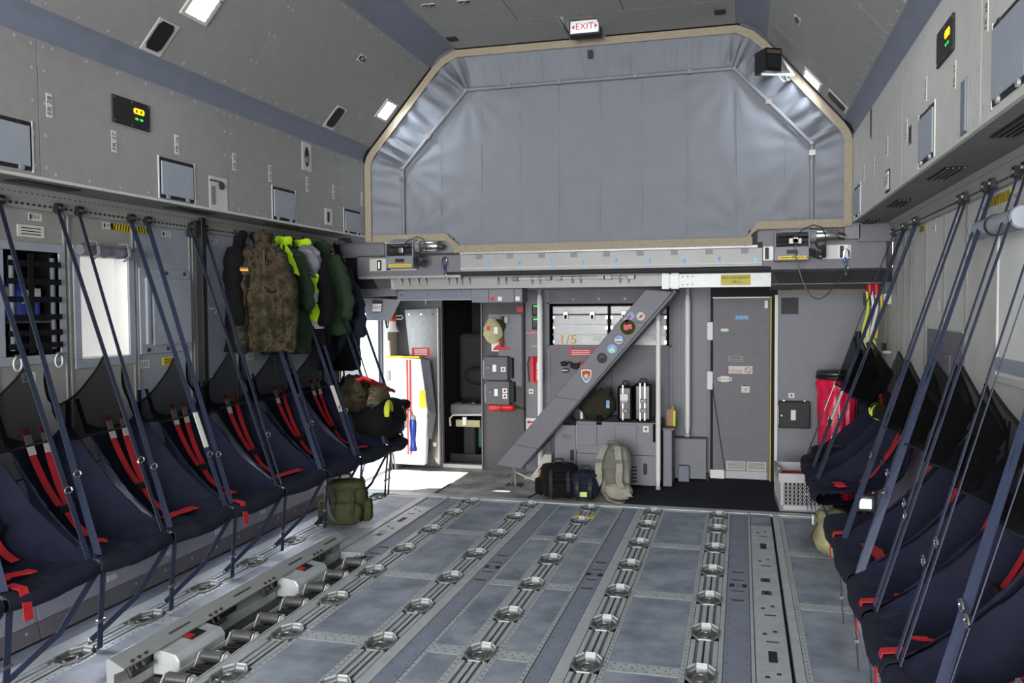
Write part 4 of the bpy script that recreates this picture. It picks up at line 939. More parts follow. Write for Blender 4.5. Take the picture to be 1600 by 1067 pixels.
# poles
def pole(name, label, x, y, z0, z1, r=.021):
    t = thing(name, label, 'pole', (x, y, z0)); h = z1-z0
    MB().lathe([(.012, 0), (.014, .02), (r, .10), (r, h-.10), (.014, h-.02), (.012, h)], (0, 0, 0), (0, 0, 1), 14).build('tube', 'white', t, True)
    MB().box(-.018, .018, -.016, .016, h-.05, h+.02).build('top_fitting', 'girder', t, bevel=.004); MB().box(-.02, .02, -.02, .02, 0, .03).build('foot', 'girder', t, bevel=.003)
    return t
pole('deck_pole', 'white round support pole beside the keypads', -.69, 8.0, .004, 1.785, .026)
pole('deck_pole', 'white round support pole in front of the galley cases', .475, 7.58, .005, 1.545, .022)
pole('deck_pole', 'white round support pole above the low grey locker', .70, 8.06, .41, 1.77, .024)
# shelf: two aluminium cases
def case(x0, x1, label, txt):
    t = thing('aluminium_case', label, 'case', ((x0+x1)/2, 8.40, 1.247), 0, 'aluminium transport cases on the bulkhead shelf'); w = (x1-x0)/2
    MB().box(-w, w, -.20, .2, .0, .30).build('body', 'aluminium', t, bevel=.008); MB().box(-w-.004, w+.004, -.205, .2, .303, .385).build('lid', 'aluminium', t, bevel=.008)
    for z in (.10, .20): MB().box(-w-.002, w+.002, -.206, -.2, z, z+.012).build('bead', 'panel_light', t)
    for x in (-w*.52, w*.45): 
        l = MB().box(x-.026, x+.026, -.222, -.204, .25, .335).build('latch', 'steel', t, bevel=.004); MB().box(x-.014, x+.014, -.226, -.222, .26, .30).build('catch', 'seam', l)
    for x in (-w, w-.02):
        for z in (.02, .16, .26): MB().box(x, x+.02, -.21, -.2, z, z+.03).build('corner', 'chrome', t)
    MB(FF(-w*.1, .35, -.206)).box(-.03, .03, -.012, .012, 0, .003).build('label', 'cream', t); MB(FF(w*.62, .07, -.201)).box(-.04, .04, -.022, .022, 0, .003).build('label', 'plate_white', t)
    text(txt, .125, FF(-w*.45, .055, -.2075), 'stencil_yellow', t, sx=1.2)
case(-.605, -.065, 'silver aluminium case marked 1/5 on the bulkhead shelf', '1/5')
case(-.035, .495, 'silver aluminium case behind the grey strut on the bulkhead shelf', ' ')
for x in (-.56, -.42, -.18, -.08): MB(FF(x, 1.24, 8.168)).box(-.008, .008, -.02, .012, 0, .006).build('red_pin', 'red', wallF)
p = MB(FF(-.33, 1.18, 8.199)).box(-.12, .12, -.032, .032, 0, .003).build('placard', 'red_plate', wallF)
for k in (-1, 0, 1): MB(FF(-.33, 1.18+k*.018, 8.1955)).box(-.09, .09, -.003, .003, 0, .001).build('print_line', 'white', p)
t = thing('breathing_mask', 'orange and black breathing mask hung on the bulkhead under the shelf', 'mask', (-.34, 8.14, .96))
MB().ball((.06, 0, .08), .075, (1.1, .6, .75)).build('hood', 'orange', t, True); MB().ball((-.03, -.02, .09), .045, (1.2, .7, .6)).build('facepiece', 'black', t, True); MB().cyl((-.15, -.02, .05), (-.10, -.02, .05), .022, 10).build('filter', 'steel', t, True); MB().tube([(-.13, -.02, .1), (-.09, -.03, .13), (-.03, -.04, .10), (.02, -.05, .12)], .012, 6).build('strap', 'black', t); MB().ball((.10, -.03, .10), .028).build('valve', 'cardboard', t, True); MB().cyl((-.17, -.02, .11), (-.12, -.02, .12), .022, 10).build('nozzle', 'black', t, True)
# ---------------------------------------------------------------- left of the shelf: keypads, plates, boxes, axe, extinguisher
for i, z in enumerate((1.59, 1.46)):
    t = thing('keypad', 'black keypad with green readout, %s of the two by the pole' % ('upper', 'lower')[i], 'keypad', (-.775, 8.197, z), 0, 'keypads beside the pole')
    T = FF(0, 0, 0); MB(T).box(-.04, .04, -.058, .058, 0, .016).build('body', 'black', t, bevel=.003); MB(T).box(-.022, .022, .038, .05, .015, .018).build('readout', 'green_light', t)
    for r in range(4):
        for c in range(3): MB(T).box(-.024+c*.019, -.012+c*.019, .018-r*.016, .027-r*.016, .015, .019).build('key', 'panel_dark', t)
p = MB(FF(-.79, 1.372, 8.199)).box(-.085, .06, -.012, .012, 0, .003).build('placard', 'red_plate', wallF); text('NO HAND HOLD', .020, FF(-.80, 1.372, 8.1955), 'white', p)
MB(FF(-.77, 1.24, 8.199)).box(-.06, .06, -.006, .006, 0, .003).build('placard', 'yellow_dull', wallF); MB(FF(-.83, .79, 8.199)).box(-.022, .022, -.024, .024, 0, .003).build('placard', 'white', wallF); MB(FF(-.83, .79, 8.195)).disc((0, 0, 0), .012, 6).build('red_mark', 'red', wallF)
t = thing('red_tube', 'red cylinder with white lettering strapped upright beside the keypads', 'cylinder', (-.775, 8.15, .87))
MB().lathe([(.03, 0), (.032, .01), (.032, .26), (.02, .275)], (.03, 0, 0)).build('body', 'red', t, True); MB().lathe([(.024, .02), (.026, .03), (.026, .255), (.015, .27)], (-.028, 0, 0)).build('sleeve', 'red_plate', t, True)
MB(frame((.030, -.034, .13), (0, 0, -1), (1, 0, 0))).box(-.085, -.01, -.006, .006, 0, .001).box(.0, .025, -.006, .006, 0, .001).box(.035, .085, -.006, .006, 0, .001).build('print_line', 'white', t); MB().tube([(-.055, -.01, .27), (-.075, -.01, .2), (-.06, -.01, .02)], .006, 6).build('hose', 'black', t)
p = MB(FF(-.83, .44, 8.199)).box(-.055, .09, -.095, .085, 0, .003).build('placard', 'white', wallF); MB(FF(-.83, .485, 8.195)).add([(-.05, 0, 0), (-.015, .02, 0), (-.015, .008, 0), (.05, .008, 0), (.05, -.008, 0), (-.015, -.008, 0), (-.015, -.02, 0)], [tuple(range(7))]).build('arrow', 'red', p); text('EXIT', .05, FF(-.81, .40, 8.1955), 'red_ink', p)
MB(FF(-1.10, 1.29, 8.198)).prism([(-.165, .255, 0), (-.155, .265, 0), (.165, .265, 0), (.178, .25, 0), (.178, -.45, 0), (-.06, -.45, 0), (-.06, .0, 0), (-.165, .06, 0)], (0, 0, .008)).build('mounting_plate', 'hatch', wallF)
MB(FF(-.93, 1.60, 8.199)).box(-.04, .03, -.025, .025, 0, .003).build('placard', 'red_plate', wallF)
MB().box(-.90, -.885, 8.17, 8.20, .4, 1.68).build('edge_channel', 'seam', wallF)
t = thing('crash_axe', 'crash axe with brown handle and red head on the grey mounting plate', 'axe', (-1.115, 8.165, 1.20))
MB().lathe([(.016, .03), (.017, .10), (.013, .2), (.016, .335)], (0, 0, 0)).build('handle', 'brown', t, True)
MB().prism([(-.10, 0, .0), (.075, 0, .0), (.075, 0, .02), (.03, 0, .03), (.018, 0, .115), (-.018, 0, .115), (-.035, 0, .06), (-.08, 0, .03)], (0, .012, 0)).build('head', 'red', t)
MB(FF(-.02, .02, .028)).box(-.10, .13, -.035, .065, -.004, .0).build('backing', 'white', t); MB().box(.03, .065, -.015, .02, .27, .33).build('clip', 'steel', t)
t = thing('mask_bag', 'crumpled olive cloth bag hung on the mounting plate beside the axe', 'bag', (-1.20, 8.13, 1.27))
MB().ball((0, 0, .12), .10, (1.0, .42, 1.25), 16, 12, lambda d: 1+.22*nz(d.x*2.5, d.y*2.5, d.z*2.5)).build('pouch', 'khaki', t, True); MB().ball((.05, .01, .17), .075, (1, .4, .9), 12, 8, lambda d: 1+.2*nz(d.x*3, d.y*3, d.z*3+5)).build('flap', 'olive_dark', t, True)
MB(FF(.045, .13, -.045)).box(-.02, .02, -.035, .03, 0, .003).build('tag', 'white', t); MB(FF(-.035, .15, -.048)).box(-.015, .015, -.025, .02, 0, .003).build('red_tag', 'red_plate', t)
for i, (x, z, nmk) in enumerate(((-1.15, .905, 1), (-1.135, .665, 2))):
    t = thing('first_aid_box', 'dark grey first-aid case on the bulkhead, %s' % ('upper one with a single red mark', 'lower one with two red marks')[i], 'case', (x, 8.135, z), 0, 'first-aid cases on the bulkhead')
    MB().box(-.135, .115, -.06, .06, 0, .235).build('body', 'slate', t, bevel=.012); MB().box(-.142, -.134, -.05, -.01, .02, .2).build('hinge_edge', 'aluminium', t)
    MB(FF(-.09, .125, -.061)).box(-.02, .03, -.008, .008, 0, .012).build('latch', 'steel', t); MB(FF(-.02, .12, -.061)).box(-.02, .018, -.035, .035, 0, .003).build('tag', 'white', t)
    for k in range(nmk):
        zz = (.11 if nmk == 1 else .085+k*.055); MB(FF(.07, zz, -.061)).box(-.024, .024, -.024, .024, 0, .003).build('sign', 'white', t); MB(FF(.07, zz, -.0645)).box(-.014, .014, -.005, .005, 0, .001).box(-.005, .005, -.014, .014, 0, .001).build('cross', 'red_ink', t)
    MB().box(.115, .15, -.03, .06, .02, .22).build('bracket', 'black', t)
t = thing('fire_extinguisher', 'red fire extinguisher lying horizontally in its bracket on the bulkhead', 'extinguisher', (-1.25, 8.12, .60))
MB().lathe([(.02, 0), (.036, .012), (.036, .24), (.028, .265), (.014, .275)], (0, 0, .035), (1, 0, 0), 16).build('cylinder', 'red', t, True); MB().cyl((.275, 0, .035), (.31, 0, .035), .014, 10).build('neck', 'black', t); MB().box(.28, .36, -.012, .012, .02, .035).build('lever', 'black', t); MB().cyl((.345, 0, .02), (.36, 0, .02), .012, 8).build('red_pin', 'red', t)
MB().tube([(.14, .04*math.sin(a*math.pi/8), .035+.04*math.cos(a*math.pi/8)) for a in range(16)], .006, 5, True).build('clamp', 'steel', t); MB(FF(.06, .035, -.0365)).box(-.035, .04, -.018, .018, 0, .002).build('label', 'red_plate', t)
# recess with crew seat
for x0, x1 in ((-1.765, -1.75), (-1.338, -1.326)): MB().box(x0, x1, 8.17, 8.22, 0, 1.7).build('recess_frame', 'panel_dark', wallF)
MB().box(-1.75, -1.335, 8.17, 8.24, .0, .035).build('recess_sill', 'panel_light', wallF)
t = thing('crew_chair', 'dark crew seat inside the black recess', 'seat', (-1.56, 8.62, 0))
MB().box(-.2, .2, .10, .24, .62, 1.35).build('backrest', 'rubber', t, bevel=.05); MB().ball((.05, .06, .90), .13, (1.4, .5, .8)).build('lumbar_pad', 'rubber', t, True); MB().box(-.19, .19, -.25, .15, .50, .63).build('cushion', 'panel_dark', t, bevel=.04)
MB().tube([(-.17, -.27, .40), (-.17, -.29, .48), (-.13, -.3, .52), (.2, -.3, .53)], .012, 8).build('frame_tube', 'panel_light', t, True); MB().box(-.10, .16, -.31, -.27, .40, .47).build('bracket', 'khaki', t, bevel=.004); MB().box(-.02, .02, -.325, -.30, .42, .50).build('buckle', 'white', t)
MB().box(-.05, .08, -.22, .0, .10, .42).build('pedestal', 'rubber', t, bevel=.02); MB().box(.06, .2, -.1, .0, .15, .45).build('green_tank', 'green_dark', t, bevel=.02)
for x in (-.1, .06): MB().box(x, x+.04, -.26, .1, .63, .645).build('harness', 'dark_steel', t)
MB().box(-.2, .2, -.2, .2, 0, .10).build('base', 'black', t)
# brushed metal partition left of the recess
t = thing('metal_partition', 'brushed grey metal partition with curved lower edge beside the left door', 'panel', (-1.76, 8.12, .02))
ol = [(-.37, 1.585), (-.012, 1.60), (-.012, .02), (-.04, .03), (-.11, .14), (-.19, .36), (-.26, .68), (-.315, 1.05)]
MB().prism([(x, 0, z) for x, z in ol], (0, .02, 0)).build('sheet', 'steel', t)
for x in (-.32, -.19, -.06): MB(FF(x, 1.54, -.001)).cyl((0, 0, 0), (0, 0, .008), .012, 8).build('bolt', 'chrome', t)
p = MB(FF(-.20, 1.16, -.001)).box(-.095, .095, -.045, .04, 0, .003).build('placard', 'red_plate', t)
for k in (-1, 0, 1): MB(FF(-.20, 1.157+k*.022, -.005)).box(-.07, .07, -.005, .005, 0, .001).build('print_line', 'white', p)
MB(FF(-.145, 1.035, -.001)).box(-.016, .016, -.025, .025, 0, .003).build('placard', 'white', t); MB(FF(-.06, .22, -.001)).box(-.018, .018, -.02, .02, 0, .003).build('placard', 'white', t); MB().box(-.012, 0, -.03, .02, .02, 1.60).build('edge', 'panel_light', t)
t = thing('latch_fitting', 'small bright latch fitting above the metal partition', 'latch', (-1.90, 8.12, 1.66))
MB().cyl((0, 0, 0), (0, 0, .13), .008, 8).build('stem', 'steel', t); MB().ball((0, 0, .05), .022).build('body', 'chrome', t, True); MB().cyl((0, 0, .06), (.05, 0, .075), .007, 8).build('lever', 'yellow_dull', t)
# megaphone
t = thing('megaphone', 'orange and white megaphone hanging by the left door header', 'megaphone', (-2.0, 7.50, 1.40))
MB().lathe([(.062, 0), (.060, .006), (.045, .03), (.034, .07), (.030, .10)], (0, 0, 0)).build('horn', 'white', t, True); MB().lathe([(.030, .10), (.034, .105), (.036, .17), (.034, .185)], (0, 0, 0)).build('body', 'orange', t, True); MB().lathe([(.028, .185), (.026, .21)], (0, 0, 0)).build('cap', 'red', t, True)
MB().tube([(.035, 0, .12), (.09, 0, .12), (.105, 0, .135), (.09, 0, .155), (.035, 0, .15)], .006, 6).build('handle', 'panel_light', t, True); MB().tube([(-.035, 0, .16), (-.07, 0, .10), (-.06, 0, .04), (-.03, 0, .06)], .010, 6).build('strap', 'black', t, True)
# open crew door leaf and its white inner steps
t = thing('entry_door_leaf', 'white folding entry door leaf with twin red straps and yellow placard', 'door', (-2.02, 7.98, .06))
MB().prism([(-.25, -.05, 0), (.16, -.05, .0), (.20, -.05, .55), (.16, -.05, .85), (.13, -.05, 1.06), (-.25, -.05, 1.08)], (0, .08, 0)).build('leaf', 'white', t, bevel=.01)
MB().box(-.23, .12, -.06, .03, 1.07, 1.085).build('yellow_edge', 'yellow', t)
for x in (-.02, .012): MB().box(x, x+.013, -.056, -.049, .1, 1.05).build('strap', 'red', t)
MB().prism([(.16, -.05, .3), (.20, -.05, .55), (.16, -.05, .85), (.13, -.05, 1.06), (.19, .03, 1.04), (.25, .03, .5), (.2, .03, .25)], (.004, .01, 0)).build('side', 'hatch', t)
MB(FF(.15, .66, -.052)).box(-.035, .03, -.085, .085, 0, .003).build('placard', 'yellow', t)
t = thing('door_jamb', 'white padded door jamb of the open left entrance', 'door frame', (-2.27, 7.98, 0))
MB().box(-.03, .03, -.04, .2, 0, 1.6).build('post', 'white', t, bevel=.01); MB().cyl((.035, -.03, .2), (.035, -.03, 1.3), .018, 10).build('seal', 'white', t, True); MB().box(.02, .05, -.06, .0, .9, 1.0).build('catch', 'steel', t)
# ---------------------------------------------------------------- diagonal strut with stickers
t = thing('stair_strut', 'grey diagonal folded stair with round stickers across the bulkhead', 'stair', (-.84, 7.36, .15))
A = [(-.11, .055), (.115, .025), (1.46, 1.60), (1.23, 1.62)]
MB().prism([(x, 0, z) for x, z in A], (0, .03, 0)).build('front_plate', 'stair_grey', t, bevel=.006)
d = V((1.345, 0, 1.575)).normalized(); 
MB().prism([(.115, .03, .025), (.115, .42, .025), (1.49, .42, 1.60), (1.49, .03, 1.60)], tuple(V((-d.z, 0, d.x))*.03)).build('under_plate', 'panel_dark', t)
MB().prism([(-.11, .39, .055), (.115, .39, .025), (1.46, .39, 1.60), (1.23, .39, 1.62)], (0, .03, 0)).build('rear_plate', 'panel_dark', t)
for k in range(6):
    f = (k+.6)/6.3; c = V((-.11+1.34*f, 0, .055+1.565*f)); MB().prism([c+V((.02, .03, .01)), c+V((.18, .03, .01)), c+V((.18, .39, .01)), c+V((.02, .39, .01))], (0, 0, .012)).build('tread', 'dark_steel', t)
for f in (.12, .40, .83):
    a = V((-.11+1.34*f, -.001, .055+1.565*f)); b = V((.115+1.345*f, -.001, .025+1.575*f)); MB().prism([a, b, b+d*.004, a+d*.004], (0, -.001, 0)).build('joint', 'seam', t)
MB().cyl((.0, .1, -.15), (.03, .1, .06), .011, 8).build('leg', 'steel', t); MB().cyl((.05, .05, -.15), (.04, .08, .06), .011, 8).build('leg', 'steel', t); MB().box(-.04, .1, .02, .16, -.15, -.135).build('foot', 'dark_steel', t); MB().cyl((.03, .1, -.02), (.22, .12, -.10), .009, 8).build('brace', 'steel', t)
def stick(f, side, r, mat, mat2=None, n=20):
    a = V((-.11+1.34*f, 0, .055+1.565*f)); b = V((.115+1.345*f, 0, .025+1.575*f)); c = a+(b-a)*side
    T = frame((c.x, -.0035, c.z), (1, 0, 0), (0, 0, 1)); s = MB(T).prism([(r*math.cos(2*math.pi*k/n), r*math.sin(2*math.pi*k/n), 0) for k in range(n)], (0, 0, .001)).build('sticker', mat, t); return s, T
s, T = stick(.63, .52, .046, 'black'); MB(T).box(-.012, .016, -.028, .022, .001, .002).build('emblem', 'olive', s); MB(T).ball((.0, .01, .001), .018, (1, 1, .08)).build('emblem', 'brown', s)
s, T = stick(.682, .60, .042, 'blue_plastic'); MB(T).prism([(.036*math.cos(k*.4), .036*math.sin(k*.4), .001) for k in range(16)], (0, 0, .001)).build('disc', 'blue_sticker', s); MB(T).add([(-.028, -.012, .003), (.0, .012, .003), (.028, -.012, .003)], [(0, 1, 2)]).build('emblem', 'white', s); MB(T).box(-.02, .02, -.026, -.018, .002, .003).build('emblem', 'green_light', s)
s, T = stick(.732, .56, .046, 'black'); MB(T).prism([(.042*math.cos(k*.4), .042*math.sin(k*.4), .001) for k in range(16)], (0, 0, .001)).build('disc', 'blue_sticker', s); MB(T).box(-.032, .032, -.006, .006, .002, .003).build('emblem', 'white', s); MB(T).box(-.026, .026, -.024, -.014, .002, .003).build('emblem', 'red', s); MB(T).box(-.02, .02, -.034, -.026, .002, .003).build('emblem', 'yellow', s)
s, T = stick(.800, .50, .068, 'khaki'); MB(T).prism([(.066*math.cos(k*.35), .066*math.sin(k*.35), .001) for k in range(18)], (0, 0, .001)).build('disc', 'olive', s)
MB(T).add([(-.035, .03, .003), (-.012, .018, .003), (.015, .03, .003), (.035, .026, .003), (.035, -.018, .003), (.012, -.012, .003), (-.012, -.028, .003), (-.036, -.016, .003)], [tuple(range(8))]).build('emblem', 'red', s)
s, T = stick(.862, .62, .036, 'plate_white'); MB(T).prism([(.032*math.cos(k*.4), .032*math.sin(k*.4), .001) for k in range(16)], (0, 0, .001)).build('disc', 'panel_light', s); MB(T).add([(-.018, -.02, .003), (.012, -.008, .003), (.02, .02, .003), (-.006, .006, .003)], [(0, 1, 2, 3)]).build('emblem', 'red_ink', s)
a = V((-.11+1.34*.862, 0, .055+1.565*.862)); T = frame((a.x+.04, -.0035, a.z-.03), (.65, 0, .76), (-.76, 0, .65)); s = MB(T).box(-.055, .055, -.028, .028, 0, .001).build('sticker', 'blue_sticker', t); MB(T).box(-.04, .03, -.01, .012, .001, .002).build('emblem', 'red_plate', s)
a = V((-.11+1.34*.53, 0, .055+1.565*.53)); b = V((.115+1.345*.53, 0, .025+1.575*.53)); c = a+(b-a)*.50; T = frame((c.x, -.0035, c.z), (1, 0, .02), (-.02, 0, 1)); sh = [(-.045, .05), (0, .058), (.045, .05), (.042, -.01), (.022, -.045), (0, -.062), (-.022, -.045), (-.042, -.01)]
s = MB(T).prism([(x, y, 0) for x, y in sh], (0, 0, .001)).build('sticker', 'white', t); MB(T).add([(x*.82, y*.82, .0016) for x, y in sh], [tuple(range(8))]).build('shield_field', 'red_ink', s); MB(T).add([(-.035, 0, .0024), (.0, -.015, .0024), (.036, .0, .0024), (.018, -.036, .0024), (0, -.05, .0024), (-.018, -.036, .0024)], [tuple(range(6))]).build('shield_field', 'blue_plastic', s); MB(T).ball((0, 0, .002), .02, (1, .9, .06)).build('emblem', 'yellow', s)
# ---------------------------------------------------------------- galley unit and what stands on it
t = thing('galley_unit', 'pale grey galley cabinet with black oval handles on the entrance floor', 'cabinet', (0, 7.64, 0))
MB().box(-.475, -.275, 0, .46, .02, .545).build('body', 'hatch', t, bevel=.006); MB().box(-.272, .475, 0, .46, .02, .585).build('body', 'hatch', t, bevel=.006)
for x0, x1, z0, z1 in ((-.265, -.08, .365, .56), (.085, .28, .30, .565)): MB().box(x0, x1, -.012, 0, z0, z1).build('door_panel', 'hatch', t, bevel=.004)
MB().box(-.268, -.262, -.02, 0, .33, .56).build('hinge_strip', 'aluminium', t); MB().box(.46, .466, -.016, 0, .31, .55).build('hinge_strip', 'aluminium', t)
for a, b, z in ((-.27, .47, .29),): MB().box(a, b, -.002, .002, z, z+.004).build('joint', 'seam', t)
for x, z in ((-.31, .27), (.355, .17)): MB(FF(x, z, -.001)).prism([(.018*math.cos(k*math.pi/8), .018*math.sin(k*math.pi/8)+(.035 if k < 8 else -.035), 0) for k in range(16)], (0, 0, .004)).build('handle', 'black', t)
for k in range(5): MB().box(.17, .28, -.004, 0, .05+k*.032, .062+k*.032).build('louvre', 'seam', t)
MB(FF(.36, .53, -.001)).box(-.026, .026, -.028, .028, 0, .003).build('placard', 'white', t); MB(FF(.36, .53, -.005)).disc((0, 0, 0), .014, 10).build('mark', 'panel_dark', t); MB(FF(-.36, .44, -.001)).box(-.045, .045, -.02, .02, 0, .002).build('placard', 'panel_dark', t)
MB().box(.425, .445, -.03, -.02, .42, .58).build('strap', 'black_cloth', t)
t = thing('side_locker', 'narrow grey locker standing between galley cabinet and low locker', 'locker', (.545, 7.70, 0))
MB().box(-.04, .04, 0, .35, .01, .52).build('body', 'hatch', t, bevel=.006); MB().box(-.045, .06, -.005, .36, .52, .535).build('top', 'panel_dark', t)
def hardcase(x, w, h, label, n):
    t = thing('hard_case', label, 'case', (x, 7.80, .586))
    MB().box(-w, w, -.10, .14, 0, h).build('shell', 'black_gloss', t, bevel=.025)
    for k in range(n): xx = -w*.35+k*w*.5; MB().box(xx, xx+.012, -.104, .145, .01, h+.004).build('band', 'steel', t)
    for z in (h*.3, h*.55): MB().box(-w*.3, w*.45, -.118, -.10, z-.018, z+.018).build('latch', 'dark_steel', t, bevel=.004)
    MB().tube([(-w*.4, -.05, h), (-w*.3, -.05, h+.035), (w*.3, -.05, h+.035), (w*.4, -.05, h)], .009, 6).build('handle', 'black', t, True); return t
t = hardcase(.165, .07, .325, 'slim black hard case with silver band and white tag on the galley', 1); MB(FF(-.01, .22, -.119)).box(-.03, .04, -.03, .03, 0, .003).build('tag', 'white', t)
hardcase(.325, .082, .345, 'larger black hard case with twin silver bands on the galley', 2)
t = thing('dark_vest', 'dark olive vest draped on the galley cabinet', 'vest', (-.10, 7.78, .586))
MB().ball((0, 0, .14), .17, (1, .55, .95), 18, 12, lambda d: 1+.16*nz(d.x*2.4, d.y*2.4, d.z*2.4+3)-(.18 if abs(d.x) < .25 and d.z > .6 else 0)).build('body', 'olive_dark', t, True)
for s in (-1, 1): MB().band([(s*.07, -.06, .22), (s*.11, -.02, .30), (s*.13, .05, .24)], (.05, 0, .0), .01).build('shoulder', 'olive_dark', t, True)
MB().box(.10, .13, -.11, -.10, .12, .19).build('tag', 'blue_sticker', t); MB().band([(.03, -.1, .05), (.04, -.13, .0), (.04, -.145, -.03)], (.05, 0, 0), .006).build('strap', 'black_cloth', t)
t = thing('white_binder', 'white and black binder leaning behind the dark vest', 'binder', (-.235, 7.92, .586)); MB().box(-.025, .0, -.14, .1, 0, .30).build('spine', 'white', t); MB().box(.0, .02, -.14, .1, 0, .30).build('cover', 'black', t)
t = thing('cable_heap', 'tangle of black cables on the left end of the galley', 'cables', (-.38, 7.80, .546)); 
for q in range(4): MB().tube([(.07*math.cos(k*1.1+q)*(1-.03*k)+.02*nz(k, q), .05*math.sin(k*1.1+q), .012+.008*k*.6+.012*abs(nz(k*.5, q+4))) for k in range(14)], .008, 5).build('cable', 'black' if q % 2 else 'dark_steel', t, True)
t = thing('cardboard_piece', 'torn cardboard and yellow strip standing on the narrow locker', 'cardboard', (.55, 7.86, .536)); MB().prism([(-.03, 0, 0), (.04, 0, 0), (.05, 0, .12), (.035, 0, .19), (.01, 0, .15), (-.025, 0, .16)], (0, .03, 0)).build('card', 'cardboard', t); MB().box(.035, .055, -.012, 0, .0, .14).build('yellow_strip', 'lime', t)
t = thing('small_carton', 'small brown carton on the floor behind the black rucksack', 'carton', (-.52, 7.56, 0)); MB().box(-.08, .08, -.05, .1, 0, .15).build('box', 'cardboard', t, bevel=.002); MB().ball((.02, .02, .155), .05, (1.2, 1, .35), 8, 6, lambda d: 1+.3*nz(d.x*4, d.y*4, d.z*4)).build('contents', 'green_dark', t)
t = thing('white_bracket', 'white floor bracket behind the foot of the diagonal stair', 'bracket', (-.66, 7.80, 0)); MB().prism([(-.10, 0, 0), (.12, 0, 0), (.12, 0, .24), (.05, 0, .24), (-.02, 0, .10)], (0, .12, 0)).build('plate', 'panel_light', t, bevel=.004); MB().box(-.14, .14, -.02, .14, 0, .02).build('foot', 'panel_light', t)
